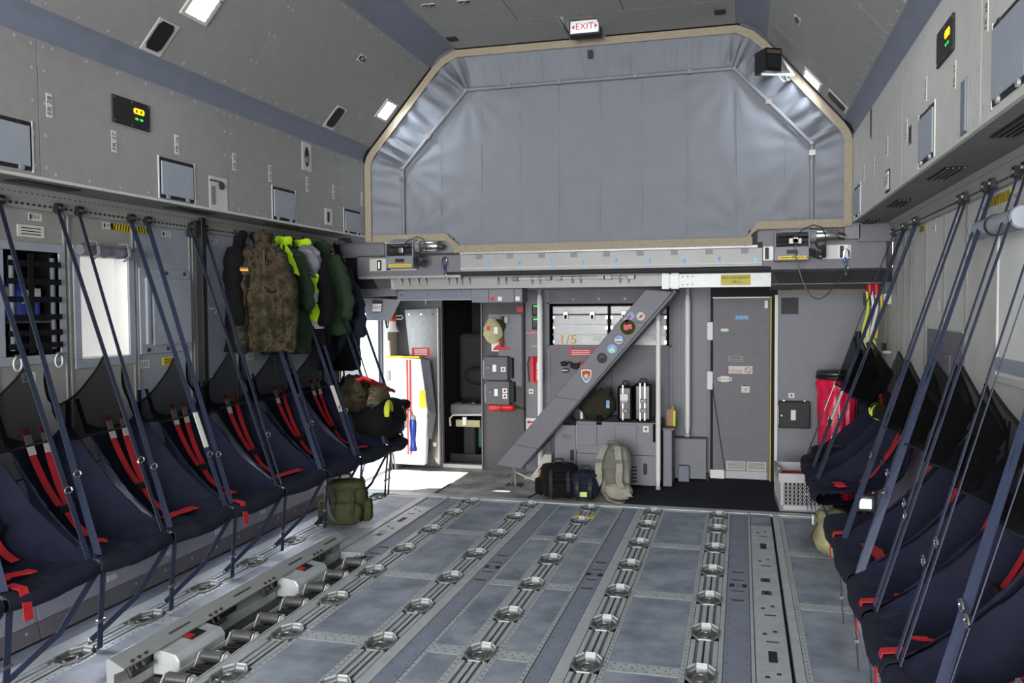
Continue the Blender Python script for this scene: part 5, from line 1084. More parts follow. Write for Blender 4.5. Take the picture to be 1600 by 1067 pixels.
# ================================================================ side seats
def catm(P, n=5):
    out = []
    for i in range(len(P)-1):
        a, b, c, d = V(P[max(i-1, 0)]), V(P[i]), V(P[i+1]), V(P[min(i+2, len(P)-1)])
        for k in range(n):
            t = k/n; out.append(.5*((2*b)+(c-a)*t+(2*a-5*b+4*c-d)*t*t+(3*b-a-3*c+d)*t**3))
    return out+[V(P[-1])]
CP = catm([(2.205, 0, .99), (2.195, 0, .86), (2.165, 0, .70), (2.11, 0, .565), (2.0, 0, .500), (1.86, 0, .485), (1.74, 0, .487), (1.655, 0, .480)], 3)
def side_seat(s, y0, y1, label, group, mesh=True, white=0, belt=1, seed=0, lap=True, rail=None):
    R = random.Random(seed); yc = (y0+y1)/2; w = y1-y0
    t = thing('sling_chair', label, 'seat', (s*1.95, yc, 0), 0, group)
    G = lambda x, y, z: (s*x-s*1.95, y-yc, z)
    RL = rail or (y0+.125, y1-.02)
    # slung cloth: hollow in the middle, taut straight edges
    n = len(CP); P = []; lo = R.uniform(-1, 1)
    for i in range(23):
        u = i/22; e = abs(2*u-1)**2.6*(.2 if RL[0 if u < .5 else 1] is None else 1); row = []
        for k, c in enumerate(CP):
            v = k/(n-1); sg = math.sin(math.pi*v); ex, ez = 2.225-.57*v**.9+.02*sg, 1.04-.55*v**1.05-.055*sg
            x = c.x*(1-e)+ex*e; z = c.z*(1-e)+ez*e
            tp = 1-.22*(1-v)*(1-e)                         # narrower at the top
            y = y0+.006+(w-.012)*(.5+(u-.5)*(.86+.14*v))
            wr_ = .022*nz(u*4+seed, v*3, seed)+.012*nz(u*11, v*5+seed, 2)+.007*math.sin(u*14+v*11+seed)*math.sin(math.pi*v)
            row.append(G(x+wr_, y, z+.8*wr_))
        P.append(row)
    rumple(MB().sheet(P, .006*s).build('sling', 'navy', t, True), .035, .13)
    # front cushion with rolled lip
    P = []
    for i in range(11):
        u = i/10; b = .016*math.sin(math.pi*u); y = y0+.008+(w-.016)*u; sag = -.014*math.sin(math.pi*u)+.006*nz(u*4, seed)
        P.append([G(x, y, z+sag) for x, z in ((1.86, .492), (1.74, .499), (1.655-b, .496), (1.628-b, .480), (1.622-b, .458), (1.630-b, .432), (1.66-b, .425), (1.80, .435))])
    rumple(MB().sheet(P, .008*s).build('cushion_edge', 'navy_pad', t, True), .018, .10)
    if s < 0:
        for q in range(2): MB().ball(G(1.80+.06*R.random(), y0+w*(.3+.4*q), .375), .07, (1, 1.3, .42), 12, 8, lambda d: 1+.35*nz(d.x*3+seed, d.y*3+q, d.z*3)).build('life_vest_pouch', 'plate_white' if (seed+q) % 3 else 'khaki', t, True)
    # suspension straps from rail to the front corners
    LN = [(RL[0] or y0+.1, y0+.03), (RL[1] or y1-.02, y1-.03)]
    for q, (yr, yf) in enumerate(LN):
        if RL[q] is None: continue
        a, b = V(G(2.262, yr, 2.155)), V(G(1.665, yf, .505)); tw = R.uniform(-.3, .3)
        pts = [a+(b-a)*k/10 for k in range(11)]
        tw2 = R.uniform(-1.2, 1.2) if R.random() < .45 else 0
        wv = [V((math.sin(tw+tw2*max(0, k-4)/6)*.034*s, math.cos(tw+tw2*max(0, k-4)/6)*.034, 0)) for k in range(11)]
        st = MB().band(pts, wv, .003).build('strap', 'navy_web', t)
        MB().box(a.x-.018, a.x+.018, a.y-.022, a.y+.022, a.z-.012, a.z+.03).cyl(a+V((-.012, 0, -.012)), a+V((.012, 0, -.012)), .010, 8).build('rail_clip', 'black', t)
        MB().cyl((a.x-s*.02, a.y-.012, a.z+.008), (a.x-s*.02, a.y+.012, a.z+.008), .007, 8).build('clip_pin', 'steel', t)
        if white and q == 1:
            P2 = [a+(b-a)*f+V((-s*.002, 0, .002)) for f in (.68, .80)]; MB().band(P2, wv[7:8]*2, .005).build('white_sleeve', 'plate_white', t)
        if R.random() < .75:
            c = a+(b-a)*R.uniform(.76, .84); MB().tube([c+V((-s*.012, .024*math.cos(k*math.pi/4), .016*math.sin(k*math.pi/4))) for k in range(8)], .0045, 6, True).build('buckle', 'chrome', t, True)
        # legs to the floor
        if q == 1 and y1 not in (6.54, 6.80):
            MB().band([V(G(2.19, y1-.07, .97)), V(G(2.22, y1-.03, 1.16))], (0, .03, 0), .003).build('back_strap', 'navy', t); continue
        f = V(G(1.64, yf, .43)); MB().band([f, f+V((s*.02, 0, -.2)), f+V((s*.03, 0, -.36))], (0, .034, 0), .003).build('leg_strap', 'navy_web', t)
        MB().box(f.x+s*.02-.008, f.x+s*.02+.008, f.y-.024, f.y+.024, f.z-.235, f.z-.222).build('leg_buckle', 'steel', t)
        if q == 0:
            g = V(G(1.85, yf-.36, .035)); MB().band([f+V((s*.02, -.02, .0)), (f+g)/2+V((0, .02, -.04)), g], (0, .024, -.024), .003).build('tie_strap', 'navy_web', t)
            MB().tube([g+V((0, .016*math.cos(k*math.pi/4), .016*math.sin(k*math.pi/4))) for k in range(8)], .004, 5, True).build('floor_ring', 'steel', t)
        # side stay of the back
        MB().band([V(G(2.19, y0+.07 if q == 0 else y1-.07, .97)), V(G(2.22, y0+.03 if q == 0 else y1-.03, 1.16))], (0, .03, 0), .003).build('back_strap', 'navy', t)
    # sheer black head net between the straps
    if mesh:
        sx = lambda z: 2.262-.597*(2.155-z)/1.65; P = []
        zl, zr, dp = 1.37+R.uniform(-.03, .03), 1.38+R.uniform(-.03, .03), R.uniform(.17, .25)
        for i in range(15):
            u = i/14; b = math.sin(math.pi*u)**.75; zt = zl+(zr-zl)*u-dp*b; zb = 1.035-.035*b+.02*nz(u*3, seed+3); row = []
            for k in range(7):
                v = k/6; z = zt+(zb-zt)*v; x = sx(z)+.17*b*(1-.2*v)+.012*nz(u*6, v*3, seed+9)
                f = (2.155-z)/1.65; ya = LN[0][0]+(LN[0][1]-LN[0][0])*f; yb_ = LN[1][0]+(LN[1][1]-LN[1][0])*f; y = ya+(yb_-ya)*u+.01*nz(u*5, v*4, seed)*b
                row.append(G(x, y, z))
            P.append(row)
        mm = MB().sheet(P).build('head_net', 'mesh_black', t, True)
        MB().tube([P[i][0] for i in range(15)], .006, 5).build('net_hem', 'black_cloth', mm); MB().tube([P[i][-1] for i in range(15)], .006, 5).build('net_hem', 'black_cloth', mm)
    # red shoulder harness and lap belt
    if belt:
        yb = yc+R.uniform(-.03, .05)
        for k in (-1, 1):
            pts = catm([G(2.195, yb+k*.055, 1.05), G(2.16, yb+k*.05, .92), G(2.09, yb+k*.035, .76), G(2.03, yb+k*.022+.01, .655)], 3)
            hs = MB().band(pts, (0, .042, 0), .003).build('harness_strap', 'red_web', t)
            if k < 0 or R.random() < .3: MB().band([p+V((-s*.004, 0, .003)) for p in pts[1:4]], (0, .043, 0), .003).build('harness_label', 'plate_white', hs)
        c = V(G(2.02, yb+.01, .645)); MB().box(c.x-.012, c.x+.012, c.y-.05, c.y+.05, c.z-.006, c.z+.03).build('harness_buckle', 'black', t, bevel=.004)
        MB().band(catm([G(2.02, yb+.01, .64), G(1.97, yb+.02, .565), G(1.90, yb+.02, .525)], 3), (0, .045, 0), .003).build('crotch_strap', 'red_web', t)
    if lap and R.random() < .85:
        l0, l1, xo = R.uniform(.06, .2), R.uniform(.12, .32), R.uniform(-.03, .05); yy = [y0+l0+(w-l0-l1)*k/6 for k in range(7)]
        MB().band([G(1.775+xo+.035*nz(k*.45, seed+5)-.012*k/6, y, .514+.012*abs(nz(k*.7, seed))) for k, y in enumerate(yy)], (s*.05, 0, .004), .005).build('lap_belt', 'red_web', t)
        if R.random() < .5: MB().band([V(G(1.70, y0+.09, .51)), V(G(1.63, y0+.09, .50)), V(G(1.612, y0+.09, .44)), V(G(1.615, y0+.1, .37))], (0, .045, 0), .003).build('belt_end', 'red_web', t)
    return t
LB = [2.17, 2.70, 3.22, 3.73, 4.28, 4.84, 5.42, 5.98, 6.54]
DL = ['partly cut by the left edge of the picture', 'under the strap niche with blue bottles', 'under the white window', 'under the grey access panel, white strap sleeve', 'beside the black post', 'under the camouflage jacket', 'under the yellow-collared jackets', 'last in the left row, beside the black holdall']
for i, (a, b) in enumerate(zip(LB, LB[1:])):
    side_seat(-1, a, b, 'navy cloth side seat on the left, '+DL[i], 'left row of side seats', True, i in (3, 6, 7), True, 11+i)
side_seat(-1, 6.55, 6.93, 'added navy cloth half seat on the left, a support under the black holdall', 'left row of side seats', False, 0, False, 77, False)  # half seat added past the end of the row to support the holdall
RB = [1.90, 2.40, 2.88, 3.37, 3.82, 4.38, 4.90, 5.40, 5.85, 6.25, 6.80]
RAILS = [(2.40, 2.80), (2.95, 3.30), (3.42, 3.78), (3.90, 4.24), (4.36, 4.72), (4.83, None), (None, None), (None, 5.95), (6.05, 6.36), (6.46, 6.84)]
DR = ['nearest the camera, mostly out of view', 'second nearest the camera', 'third nearest the camera', 'fourth nearest the camera, buckle on its strap', 'fifth nearest the camera, below the pale window', 'below the dark wall hatch', 'lamp glowing behind it', 'carrying the ear defenders', 'second from the bulkhead', 'last before the red rubbish bag']
for i, (a, b) in enumerate(zip(RB, RB[1:])):
    if i == 6: continue                                       # gap with the lamp
    side_seat(1, a, b, 'navy cloth side seat on the right, '+DR[i], 'right row of side seats', i != 6, i in (8, 9), i < 8, 41+i, i not in (8, 9), RAILS[i])
# ================================================================ clothing, bags and loose things
def sbox(mb, c, sz, p=4, amp=.06, f=2.5, seed=0, n=28, m=20):
    def fn(d):
        k = (abs(d.x)**p+abs(d.y)**p+abs(d.z)**p)**(-1/p); return k*(1+amp*nz(d.x*f+seed, d.y*f, d.z*f)+amp*.5*nz(d.x*f*3, d.y*f*3+seed, d.z*f*3))
    return mb.ball(c, 1, sz, n, m, fn)
def ringloft(rings, n=28, seed=0, amp=.08, p=2.4):
    """rings: (cx, cy, z, rx, ry) -> closed lofted cloth tube with folds"""
    mb = MB(); vs = []; m = len(rings)
    for i, (cx, cy, z, rx, ry) in enumerate(rings):
        for j in range(n):
            a = 2*math.pi*j/n; c, s = math.cos(a), math.sin(a); k = (abs(c)**p+abs(s)**p)**(-1/p)
            fold = 1+amp*1.4*nz(c*2.2+seed, s*2.2, z*3.0)+amp*.8*math.sin(a*7+4*nz(z*2.5, seed))*min(1, i/3)
            vs.append((cx+rx*c*k*fold, cy+ry*s*k*fold, z+.01*nz(c*3, s*3, z*6+seed)))
    fs = [(i*n+j, i*n+(j+1) % n, (i+1)*n+(j+1) % n, (i+1)*n+j) for i in range(m-1) for j in range(n)]+[tuple(range(n)), tuple(range((m-1)*n, m*n))[::-1]]
    return mb.add(vs, fs)
def jacket(name, label, y, rz, L, w, body, sleeve=None, x=-2.13, z=2.13, yoke=None, bands=(), flag=True, hood=None, seed=0, slen=.62, collar=None, inner=None, dp=1.0):
    sleeve = sleeve or body
    t = thing(name, label, 'jacket', (x, y, z-L), rz, 'jackets hanging on the left wall')
    H = L; d = dp
    def R_(zs): return [(cx, cy, H+zz, rx*w/.21, ry) for cx, cy, zz, rx, ry in zs]
    rings = R_([(0, 0, .0, .035, .03), (0, 0, -.04, .065, .045*d), (0, -.005, -.10, .10, .065*d), (0, -.01, -.20, .145, .085*d), (.01, -.01, -.32, .175, .10*d), (.015, 0, -.46, .19, .105*d), (.01, 0, -.62, .20, .11*d), (0, 0, -L+.03, .215, .115*d), (-.01, 0, -L, .205, .105*d)])
    rings = [tuple(a+(b-a)*q for a, b in zip(r0, r1)) for r0, r1 in zip(rings, rings[1:]) for q in (0, .5)]+rings[-1:]
    rumple(ringloft(rings, 44, seed, .12).build('body', body, t, True), .05, .09)
    k = w/.21
    for s in (-1, 1):
        P = catm([(s*.075*k, -.01, H-.07), (s*.13*k, -.025, H-.17), (s*.185*k, -.05, H-.31), (s*(.205+.02*nz(seed, s))*k, -.085, H-.47), (s*(.19+.05*nz(seed+4, s))*k, -.10, H-.47-(slen-.45))], 4)
        rr = [.05, .055, .062, .066, .068, .068, .066, .065, .063, .062, .060, .058, .056, .055, .052, .050, .048][:len(P)]
        sl = MB().tube([p+V((.006*nz(i*.9, seed, s), .006*nz(i*.9, seed+2, s), 0)) for i, p in enumerate(P)], [r*(1+.16*math.sin(i*1.9+seed)) for i, r in enumerate(rr)], 14).build('sleeve', sleeve, t, True)
        rumple(sl, .035, .07)
        if flag and s < 0:
            c = P[6]; 
            for q, mt in enumerate(('ink', 'red', 'yellow')): MB().box(c.x-.028, c.x+.028, c.y-.072, c.y-.062, c.z+.018-q*.011, c.z+.029-q*.011).build('flag_patch', mt, sl)
            MB().box(c.x-.03, c.x+.03, c.y-.071, c.y-.06, c.z-.12, c.z-.03).build('sleeve_pocket', 'black_cloth', sl)
    MB().sheet([[(.058*k*math.cos(a)*(1+.25*v), .042*math.sin(a)-.02*v, H-.045+.06*v-.025*math.sin(a)+.008*math.sin(a*3+seed)) for v in (0, .5, 1)] for a in [2*math.pi*j/20 for j in range(21)]], .008).build('collar', collar or body, t, True)
    MB().tube([(0, .03, H+.0), (0, .045, H+.05), (0, .06, H+.06)], .005, 6).build('hanger_loop', 'black', t); 
    MB().box(-.006, .006, -.108*d, -.098*d, .02, H-.10).build('zip', 'black', t)
    if yoke:
        for s in (-1, 1): MB().sheet([[(s*(.008+.135*k*u*(.55+.45*v)), -.055*d-.02*math.sin(math.pi*u)*.6-.050*v-.014, H-.01-.09*u-.20*v*(1-.2*u)) for v in [q/5 for q in range(6)]] for u in [q/6 for q in range(7)]], .006*s).build('yoke', yoke, t, True)
    for z0, z1, mt in bands:
        ringloft([(0, 0, H+z0, .198*k, .112*d), (0, 0, H+(z0+z1)/2, .20*k, .114*d), (0, 0, H+z1, .20*k, .114*d)], 32, seed, .06).build('band', mt, t, True)
    if hood: sbox(MB(), (.03, -.095, H-.14), (.095, .07, .12), 2.4, .28, 2.2, seed).build('hood', hood, t, True)
    return t
jacket('black_jacket', 'black jacket hanging behind the camouflage jacket', 5.30, 1.25, .80, .11, 'black_cloth', seed=1, flag=False, x=-2.215, slen=.6, dp=.6)
jacket('camouflage_jacket', 'camouflage field jacket hanging nearest on the left wall', 5.38, .55, .80, .175, 'camo', seed=2, slen=.80, x=-2.07)
jacket('yellow_collar_jacket', 'green fleece jacket with neon yellow collar hanging next to the camouflage jacket', 5.76, .5, .84, .165, 'green_fleece', seed=3, yoke='hivis', slen=.5, collar='hivis')
jacket('safety_jacket', 'neon yellow and black safety jacket with grey hood on the left wall', 6.05, .5, .80, .17, 'black_cloth', seed=4, yoke='hivis', bands=((-.20, -.38, 'hivis'), (-.38, -.45, 'reflective'), (-.45, -.60, 'hivis'), (-.60, -.66, 'reflective')), hood='grey_fleece', flag=False, collar='hivis')
jacket('green_fleece', 'plain dark green fleece hanging last among the jackets', 6.37, .5, .72, .19, 'green_fleece', seed=5, slen=.58, dp=1.15)
t = jacket('navy_coat', 'dark navy coat hanging in the corner beside the entrance', 6.68, .5, .85, .17, 'navy_cloth', seed=6, flag=False, x=-2.14, z=1.95, slen=.55)
t = thing('pouch_bag', 'black pouch with white label hanging by the entrance corner', 'bag', (-2.12, 6.72, 1.78)); sbox(MB(), (0, 0, .10), (.06, .12, .10), 4, .1).build('pouch', 'navy_cloth', t, True); MB().box(.05, .066, -.05, .05, .0, .03).build('label', 'white', t); MB().tube([(0, -.06, .19), (-.08, 0, .40), (0, .06, .19)], .012, 6).build('strap', 'black_cloth', t)
t = thing('hand_lamp', 'small black lamp clipped to the strap rail near the entrance', 'lamp', (-2.20, 6.62, 2.02)); sbox(MB(), (0, 0, .05), (.03, .035, .055), 3, .05).build('body', 'black', t, True); MB().box(.025, .034, -.015, .02, .02, .07).build('reflector', 'white', t); MB().tube([(0, 0, .1), (-.02, 0, .14), (-.04, 0, .16)], .008, 6).build('hook', 'steel', t)
# rucksacks
def rucksack(name, label, loc, rz, sz, mat, dark, seed, pockets=True, cat='rucksack'):
    t = thing(name, label, cat, loc, rz); sx, sy, sz_ = sz
    rumple(sbox(MB(), (0, 0, sz_), sz, 3.2, .09, 2.0, seed).build('body', mat, t, True), .03, .07)
    if pockets:
        sbox(MB(), (0, -sy*.95, sz_*.62), (sx*.78, sy*.42, sz_*.50), 4, .10, 3, seed+1).build('front_pocket', mat, t, True)
        for s in (-1, 1): sbox(MB(), (s*sx*.98, 0, sz_*.6), (sx*.25, sy*.6, sz_*.5), 3.5, .1, 3, seed+2).build('side_pocket', mat, t, True)
    sbox(MB(), (0, -.01, sz_*1.78), (sx*.9, sy*.92, sz_*.26), 3, .1, 2.5, seed+3).build('lid', mat, t, True)
    for x in (-sx*.45, sx*.4): MB().band(catm([(x, -sy*.6, sz_*1.98), (x, -sy*1.08, sz_*1.6), (x, -sy*1.42, sz_*.9), (x, -sy*1.2, sz_*.15)], 3), (.028, 0, 0), .005).build('strap', dark, t); MB().box(x-.02, x+.02, -sy*1.3, -sy*1.22, sz_*1.25, sz_*1.36).build('buckle', 'black', t)
    MB().tube([(-.05, 0, sz_*2.0), (-.03, 0, sz_*2.0+.045), (.03, 0, sz_*2.0+.045), (.05, 0, sz_*2.0)], .009, 6).build('handle', dark, t, True)
    return t
t = rucksack('olive_rucksack', 'olive green rucksack standing on the cargo floor under the left seats', (-1.70, 5.85, .006), .35, (.165, .12, .165), 'olive', 'olive_dark', 3)
MB().band(catm([(-.12, -.14, .22), (-.1, -.17, .12), (-.06, -.18, .06)], 3), (.02, 0, 0), .004).build('blue_strap', 'navy_web', t)
t = rucksack('black_rucksack', 'black rucksack lying on the entrance floor', (-.33, 7.15, .006), .25, (.17, .15, .135), 'black_cloth', 'rubber', 9); MB().band([(-.16, -.06, .05), (-.22, -.10, .03), (-.27, -.12, .008)], (0, .03, 0), .008).build('loose_strap', 'black_cloth', t)
t = rucksack('black_holdall', 'small black bag with pale print between the two rucksacks', (-.09, 7.10, .006), .1, (.125, .12, .115), 'navy_cloth', 'black', 14, False, 'bag'); MB(FF(-.01, .055, -.118)).box(-.03, .03, -.02, .02, -.004, .004).build('print', 'tape_yellow', t)
t = thing('grey_rucksack', 'pale grey rucksack with padded shoulder straps facing the camera', 'rucksack', (.13, 7.20, .006), -.06)
sbox(MB(), (0, .03, .22), (.15, .12, .22), 2.8, .08, 2, 21).build('body', 'tan_cloth', t, True); sbox(MB(), (.06, -.09, .07), (.12, .07, .07), 2.6, .18, 2.5, 22).build('hip_belt', 'tan_cloth', t, True); sbox(MB(), (0, -.09, .26), (.055, .03, .16), 3, .08).build('back_pad', 'tan_dark', t, True)
for s in (-1, 1):
    MB().band(catm([(s*.05, -.06, .43), (s*.07, -.12, .38), (s*.09, -.15, .27), (s*.085, -.15, .17), (s*.13, -.13, .09), (s*.17, -.14, .04)], 4), (.055, 0, .0), .022).build('shoulder_strap', 'tan_cloth', t, True)
    for z in (.33, .24): MB().box(s*.085-.032, s*.085+.032, -.168, -.15, z-.014, z+.014).build('strap_slider', 'tan_dark', t)
    MB().box(s*.115-.018, s*.115+.018, -.16, -.145, .105, .135).build('buckle', 'panel_dark', t)
MB().tube([(-.05, -.03, .435), (-.035, -.03, .475), (.035, -.03, .475), (.05, -.03, .435)], .012, 8).build('handle', 'tan_dark', t, True)
MB().band([(-.05, -.15, .06), (.0, -.2, .02), (.07, -.24, .008), (.13, -.25, .006)], (.01, .035, 0), .006).build('loose_strap', 'tan_cloth', t)
# pile at the end of the left seats
t = thing('black_duffel', 'large black holdall on the last left seat by the entrance', 'holdall', (-1.82, 6.80, .50), .12); sbox(MB(), (0, 0, .17), (.19, .36, .17), 3, .09, 2, 31).build('body', 'black_cloth', t, True); sbox(MB(), (.14, .18, .27), (.06, .12, .05), 2.5, .1).build('end_roll', 'black_cloth', t, True)
MB().tube(catm([(.19, .0, .28), (.215, .02, .20), (.21, .03, .14)], 3), .006, 6).build('lanyard', 'steel', t); MB().box(.20, .215, .02, .04, .09, .15).build('tag', 'plate_white', t)
t = thing('camouflage_pack', 'pixel camouflage pack lying on the black holdall', 'pack', (-1.90, 6.70, .80), .15); sbox(MB(), (0, .04, .08), (.15, .32, .10), 2.6, .14, 2, 33).build('body', 'camo_pixel', t, True); sbox(MB(), (-.05, -.22, .12), (.12, .14, .15), 2.4, .2, 2, 34).build('hood', 'camo', t, True)
t = thing('red_cloth', 'red padded strap draped over the camouflage pack', 'strap', (-1.86, 6.72, .91), .1); MB().sheet([[(-.07+.14*v-.02*u+.03, -.32+.72*u, .14-.17*u+.02*math.sin(v*3)+.01*nz(u*5, v*3)) for v in [q/4 for q in range(5)]] for u in [q/12 for q in range(13)]], .025).build('strap', 'red_web', t, True)
t = thing('neon_hood', 'neon yellow collar ring hanging over the black holdall', 'collar', (-1.63, 6.52, .70), .2); MB().tube([(.0, .075*math.cos(a), .06+.09*math.sin(a)) for a in [math.pi*.02+k*math.pi*1.05/10 for k in range(11)]], [.022+.004*math.sin(k) for k in range(11)], 10).build('padding', 'lime', t, True); MB().ball((.0, .02, .03), .055, (.5, 1, 1)).build('lining', 'black_cloth', t, True)
t = thing('blue_bottle', 'translucent blue drinking bottle hanging from the black holdall', 'bottle', (-1.60, 6.98, .37)); MB().lathe([(.03, 0), (.034, .01), (.026, .05), (.022, .10), (.030, .18), (.031, .25), (.024, .28)], (0, 0, 0), (0, 0, 1), 14).build('body', 'blue_plastic', t, True); MB().lathe([(.026, .28), (.026, .30), (.014, .315)], (0, 0, 0)).build('cap', 'plate_white', t, True); MB().tube([(0, 0, .31), (.0, -.02, .35), (-.05, -.04, .38)], .004, 6).build('carabiner', 'steel', t)
t = thing('red_bottle', 'small red bottle tied under the left seat by the rucksack', 'bottle', (-1.80, 6.35, .10)); MB().lathe([(.02, 0), (.03, .02), (.03, .12), (.012, .16)], (0, 0, 0)).build('body', 'red', t, True); MB().tube([(0, 0, .16), (.02, 0, .24), (.05, 0, .32)], .006, 6).build('strap', 'navy_web', t)
# right side: crate, bin, tools, ear defenders, khaki bag
t = thing('plastic_crate', 'pale grey perforated plastic crate at the right end of the threshold', 'crate', (1.665, 7.27, .006), .04)
w2, d2, h2 = .20, .27, .30
MB().box(-w2, w2, -d2, d2, 0, .012).build('base', 'crate', t)
def crate_wall(T, w):
    b = MB(T); fw_ = .03; b.box(-w, -w+fw_, 0, h2, 0, .012).box(w-fw_, w, 0, h2, 0, .012).box(-w, w, 0, .05, 0, .012).box(-w, w, h2-.07, h2, -.006, .018)
    nx = int((2*w-2*fw_)/.030)
    for i in range(nx+1):
        for j in range(6):
            x = -w+fw_+(2*w-2*fw_)*i/nx; z = .05+(h2-.12)*j/6; zz = (h2-.12)/6
            for q in (-1, 1): b.prism([(x+q*.011, z+zz*.5-.017, .002), (x+q*.011+.006, z+zz*.5-.017, .002), (x-q*.011+.006, z+zz*.5+.017, .002), (x-q*.011, z+zz*.5+.017, .002)], (0, 0, .008))
    b.build('lattice_side', 'crate', t)
for T, w in ((frame((0, -d2+.012, 0), (1, 0, 0), (0, 0, 1)), w2), (frame((-w2+.012, 0, 0), (0, -1, 0), (0, 0, 1)), d2), (frame((w2-.012, 0, 0), (0, 1, 0), (0, 0, 1)), d2), (frame((0, d2-.012, 0), (-1, 0, 0), (0, 0, 1)), w2)): crate_wall(T, w)
MB().box(-w2+.02, w2-.02, -d2+.02, d2-.02, .015, .22).build('dark_lining', 'rubber', t); sbox(MB(), (-.05, -.03, .23), (.12, .18, .025), 3, .3).build('red_contents', 'red_web', t, True)
t = thing('rubbish_bin', 'shiny red rubbish bag under a dark round lid by the right wall', 'rubbish bin', (1.955, 7.62, .006))
P = []
for i in range(17):
    v = i/16; row = []
    for j in range(41):
        a = 2*math.pi*j/40; r = (.135+.014*math.sin(math.pi*v)+.012*math.sin(j*1.9+3*nz(v*2, j*.2))*(.3+.7*v)+.012*nz(math.cos(a)*3, math.sin(a)*3, v*3))
        if v > .88: r += .028*(1-abs(v-.94)/.06)
        row.append((r*math.cos(a), r*math.sin(a), .0+1.02*v))
    P.append(row)
MB().sheet(P).build('bag', 'magenta', t, True)
MB().lathe([(.155, 1.03), (.165, 1.04), (.165, 1.055), (.15, 1.07), (.05, 1.08)], (0, 0, 0), (0, 0, 1), 28).build('lid', 'dark_steel', t, True); MB().lathe([(.162, 1.0), (.168, 1.01), (.168, 1.025), (.162, 1.03)], (0, 0, 0), (0, 0, 1), 28).build('rim', 'black', t, True)
t = thing('broom', 'black handle standing upright behind the rubbish bin', 'handle', (2.10, 7.62, .006)); MB().cyl((0, 0, .0), (.02, .0, 1.36), .018, 10).build('shaft', 'black', t, True); MB().cyl((.02, 0, 1.30), (.021, 0, 1.40), .024, 10).build('grip', 'black', t, True)
t = thing('signal_wand', 'red tool with white and yellow straps hanging on the right wall', 'tool', (2.22, 7.28, 1.40))
for dx, h, m_ in ((-.01, 0, 'red'), (-.06, .02, 'red')): MB().cyl((dx, -.02, .30), (dx-.01, -.02, .52-h), .022, 10).build('grip', m_, t, True)
for dx, m_ in ((-.05, 'white'), (-.02, 'white'), (.015, 'yellow'), (-.085, 'lime')): MB().band(catm([(dx, -.03, .33), (dx+.01, -.035, .2), (dx-.02, -.035, .06), (dx-.03, -.03, -.04)], 3), (.018, 0, .0), .004).build('strap', m_, t)
MB().box(-.10, -.02, .0, .04, .22, .32).build('holder', 'black', t)
t = thing('tape_roll', 'pale yellow tape roll hanging from the red tool', 'tape', (2.16, 7.28, 1.26)); MB().lathe([(.022, -.03), (.055, -.03), (.058, 0), (.055, .03), (.022, .03)], (0, 0, .055), (-.3, -1, 0), 18).build('roll', 'tape_yellow', t, True); MB().cyl((.009, .033, .055), (-.009, -.033, .055), .020, 12).build('core', 'black', t); MB().band([(0, 0, .11), (.02, .0, .2)], (.02, 0, 0), .003).build('cord', 'lime', t)
t = thing('wall_bracket', 'white bracket plate with black knob on the right wall', 'bracket', (2.27, 7.15, 1.25)); MB().box(-.03, .025, -.05, .05, 0, .02).build('shelf', 'plate_white', t); MB().box(-.03, .025, -.04, .04, .38, .46).build('block', 'plate_white', t); MB().cyl((-.02, 0, .02), (-.02, 0, .08), .018, 8).build('knob', 'black', t)
t = thing('ear_defenders', 'olive ear defenders with yellow rims on the right seat back', 'ear defenders', (2.0, 5.58, .93))
for y in (-.035, .04): 
    MB().lathe([(.02, 0), (.045, .01), (.05, .03), (.03, .055), (.01, .06)], (0, y, .05), (-.2, -1 if y < 0 else 1, .1), 14).build('cup', 'olive', t, True); MB().tube([(-.01+.045*math.cos(a*math.pi/7), y+(.012 if y > 0 else -.012), .05+.045*math.sin(a*math.pi/7)) for a in range(14)], .006, 5, True).build('rim', 'lime', t, True)
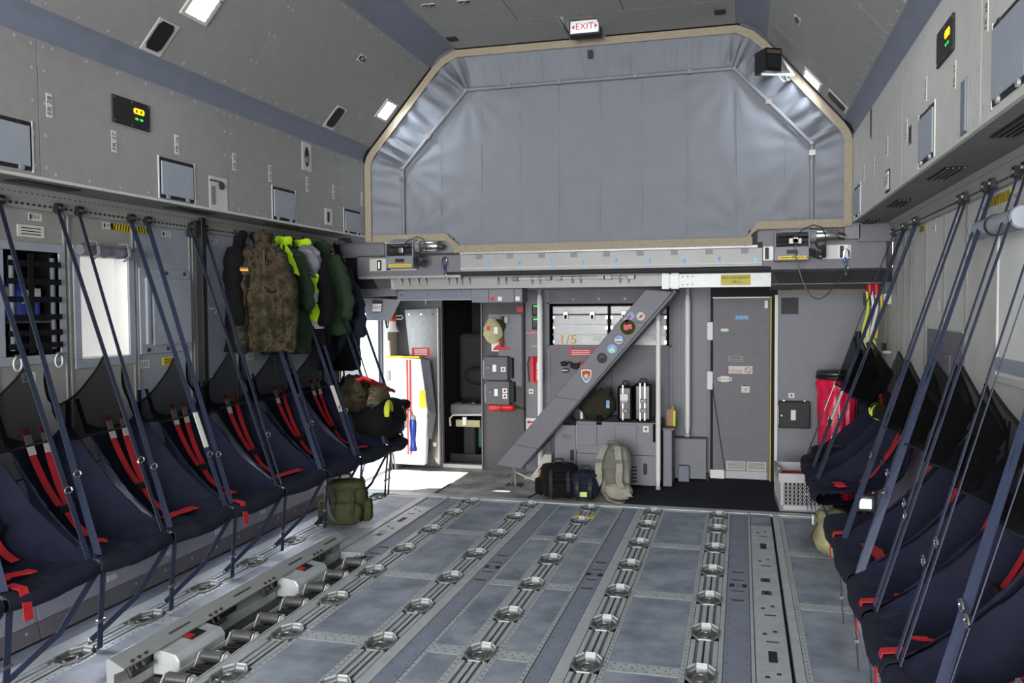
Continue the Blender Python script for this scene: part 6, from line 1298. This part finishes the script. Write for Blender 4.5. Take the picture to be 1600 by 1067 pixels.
MB().tube([(0, -.05, .07), (0, -.03, .13), (0, .0, .15), (0, .03, .13), (0, .055, .07)], .010, 6).build('headband', 'red', t, True); MB().box(-.02, .02, -.03, .03, .0, .03).build('microphone', 'khaki', t)
t = thing('khaki_bag', 'pale khaki bag with white tag under the right seats', 'bag', (1.77, 5.9, .006)); sbox(MB(), (0, 0, .14), (.12, .24, .14), 3, .14, 2, 51).build('body', 'khaki', t, True); MB().box(-.14, -.132, -.10, -.05, .20, .26).build('tag', 'white', t); MB().band([(-.12, -.2, .24), (-.15, -.1, .12), (-.13, 0, .04)], (0, .03, 0), .005).build('strap', 'olive', t)
t = thing('black_pad', 'black folded pad lying on the far right seat', 'pad', (1.80, 6.50, .51)); sbox(MB(), (0, 0, .05), (.13, .17, .05), 3, .12, 2, 53).build('pad', 'black_cloth', t, True); MB().band([(-.13, -.1, .03), (-.14, 0, .05), (-.12, .12, .03)], (0, 0, .02), .004).build('piping', 'rubber', t)
# cargo camera under the right slope
t = thing('cargo_camera', 'black box camera on a white triangular bracket beside the curtain', 'camera', (1.36, 6.62, 3.40), .5)
MB().box(-.075, .055, -.10, .06, -.08, .085).build('housing', 'black_gloss', t, bevel=.006); MB().box(-.06, .04, -.104, -.1, -.055, .035).build('window', 'glass_dark', t); MB().box(-.065, .045, -.103, -.1, .045, .07).build('label_strip', 'brown', t)
for k in (-.03, .03): MB().box(.055, .062, -.02+k, -.01+k, -.06, .06).build('fin', 'dark_steel', t)
T = frame((.06, 0, -.07), (1, 0, 0), (0, 0, 1)); b = MB(); b.tube([(-.06, -.02, -.085), (.20, -.02, -.075)], .010, 6).tube([(.05, -.02, -.08), (.10, .02, .07)], .010, 6).tube([(.10, .02, .07), (.20, -.02, -.075)], .010, 6); b.build('bracket', 'white', t)
MB().tube([(.06, -.01, .0), (.10, -.02, .03), (.14, -.01, -.02), (.11, -.02, -.05), (.15, -.02, -.12), (.17, -.02, -.09)], .009, 6).build('cable', 'steel', t, True); MB().tube([(.08, .0, -.08), (.12, -.01, -.125), (.17, -.01, -.11), (.16, 0, -.08)], .008, 6).build('loop', 'plate_white', t, True)
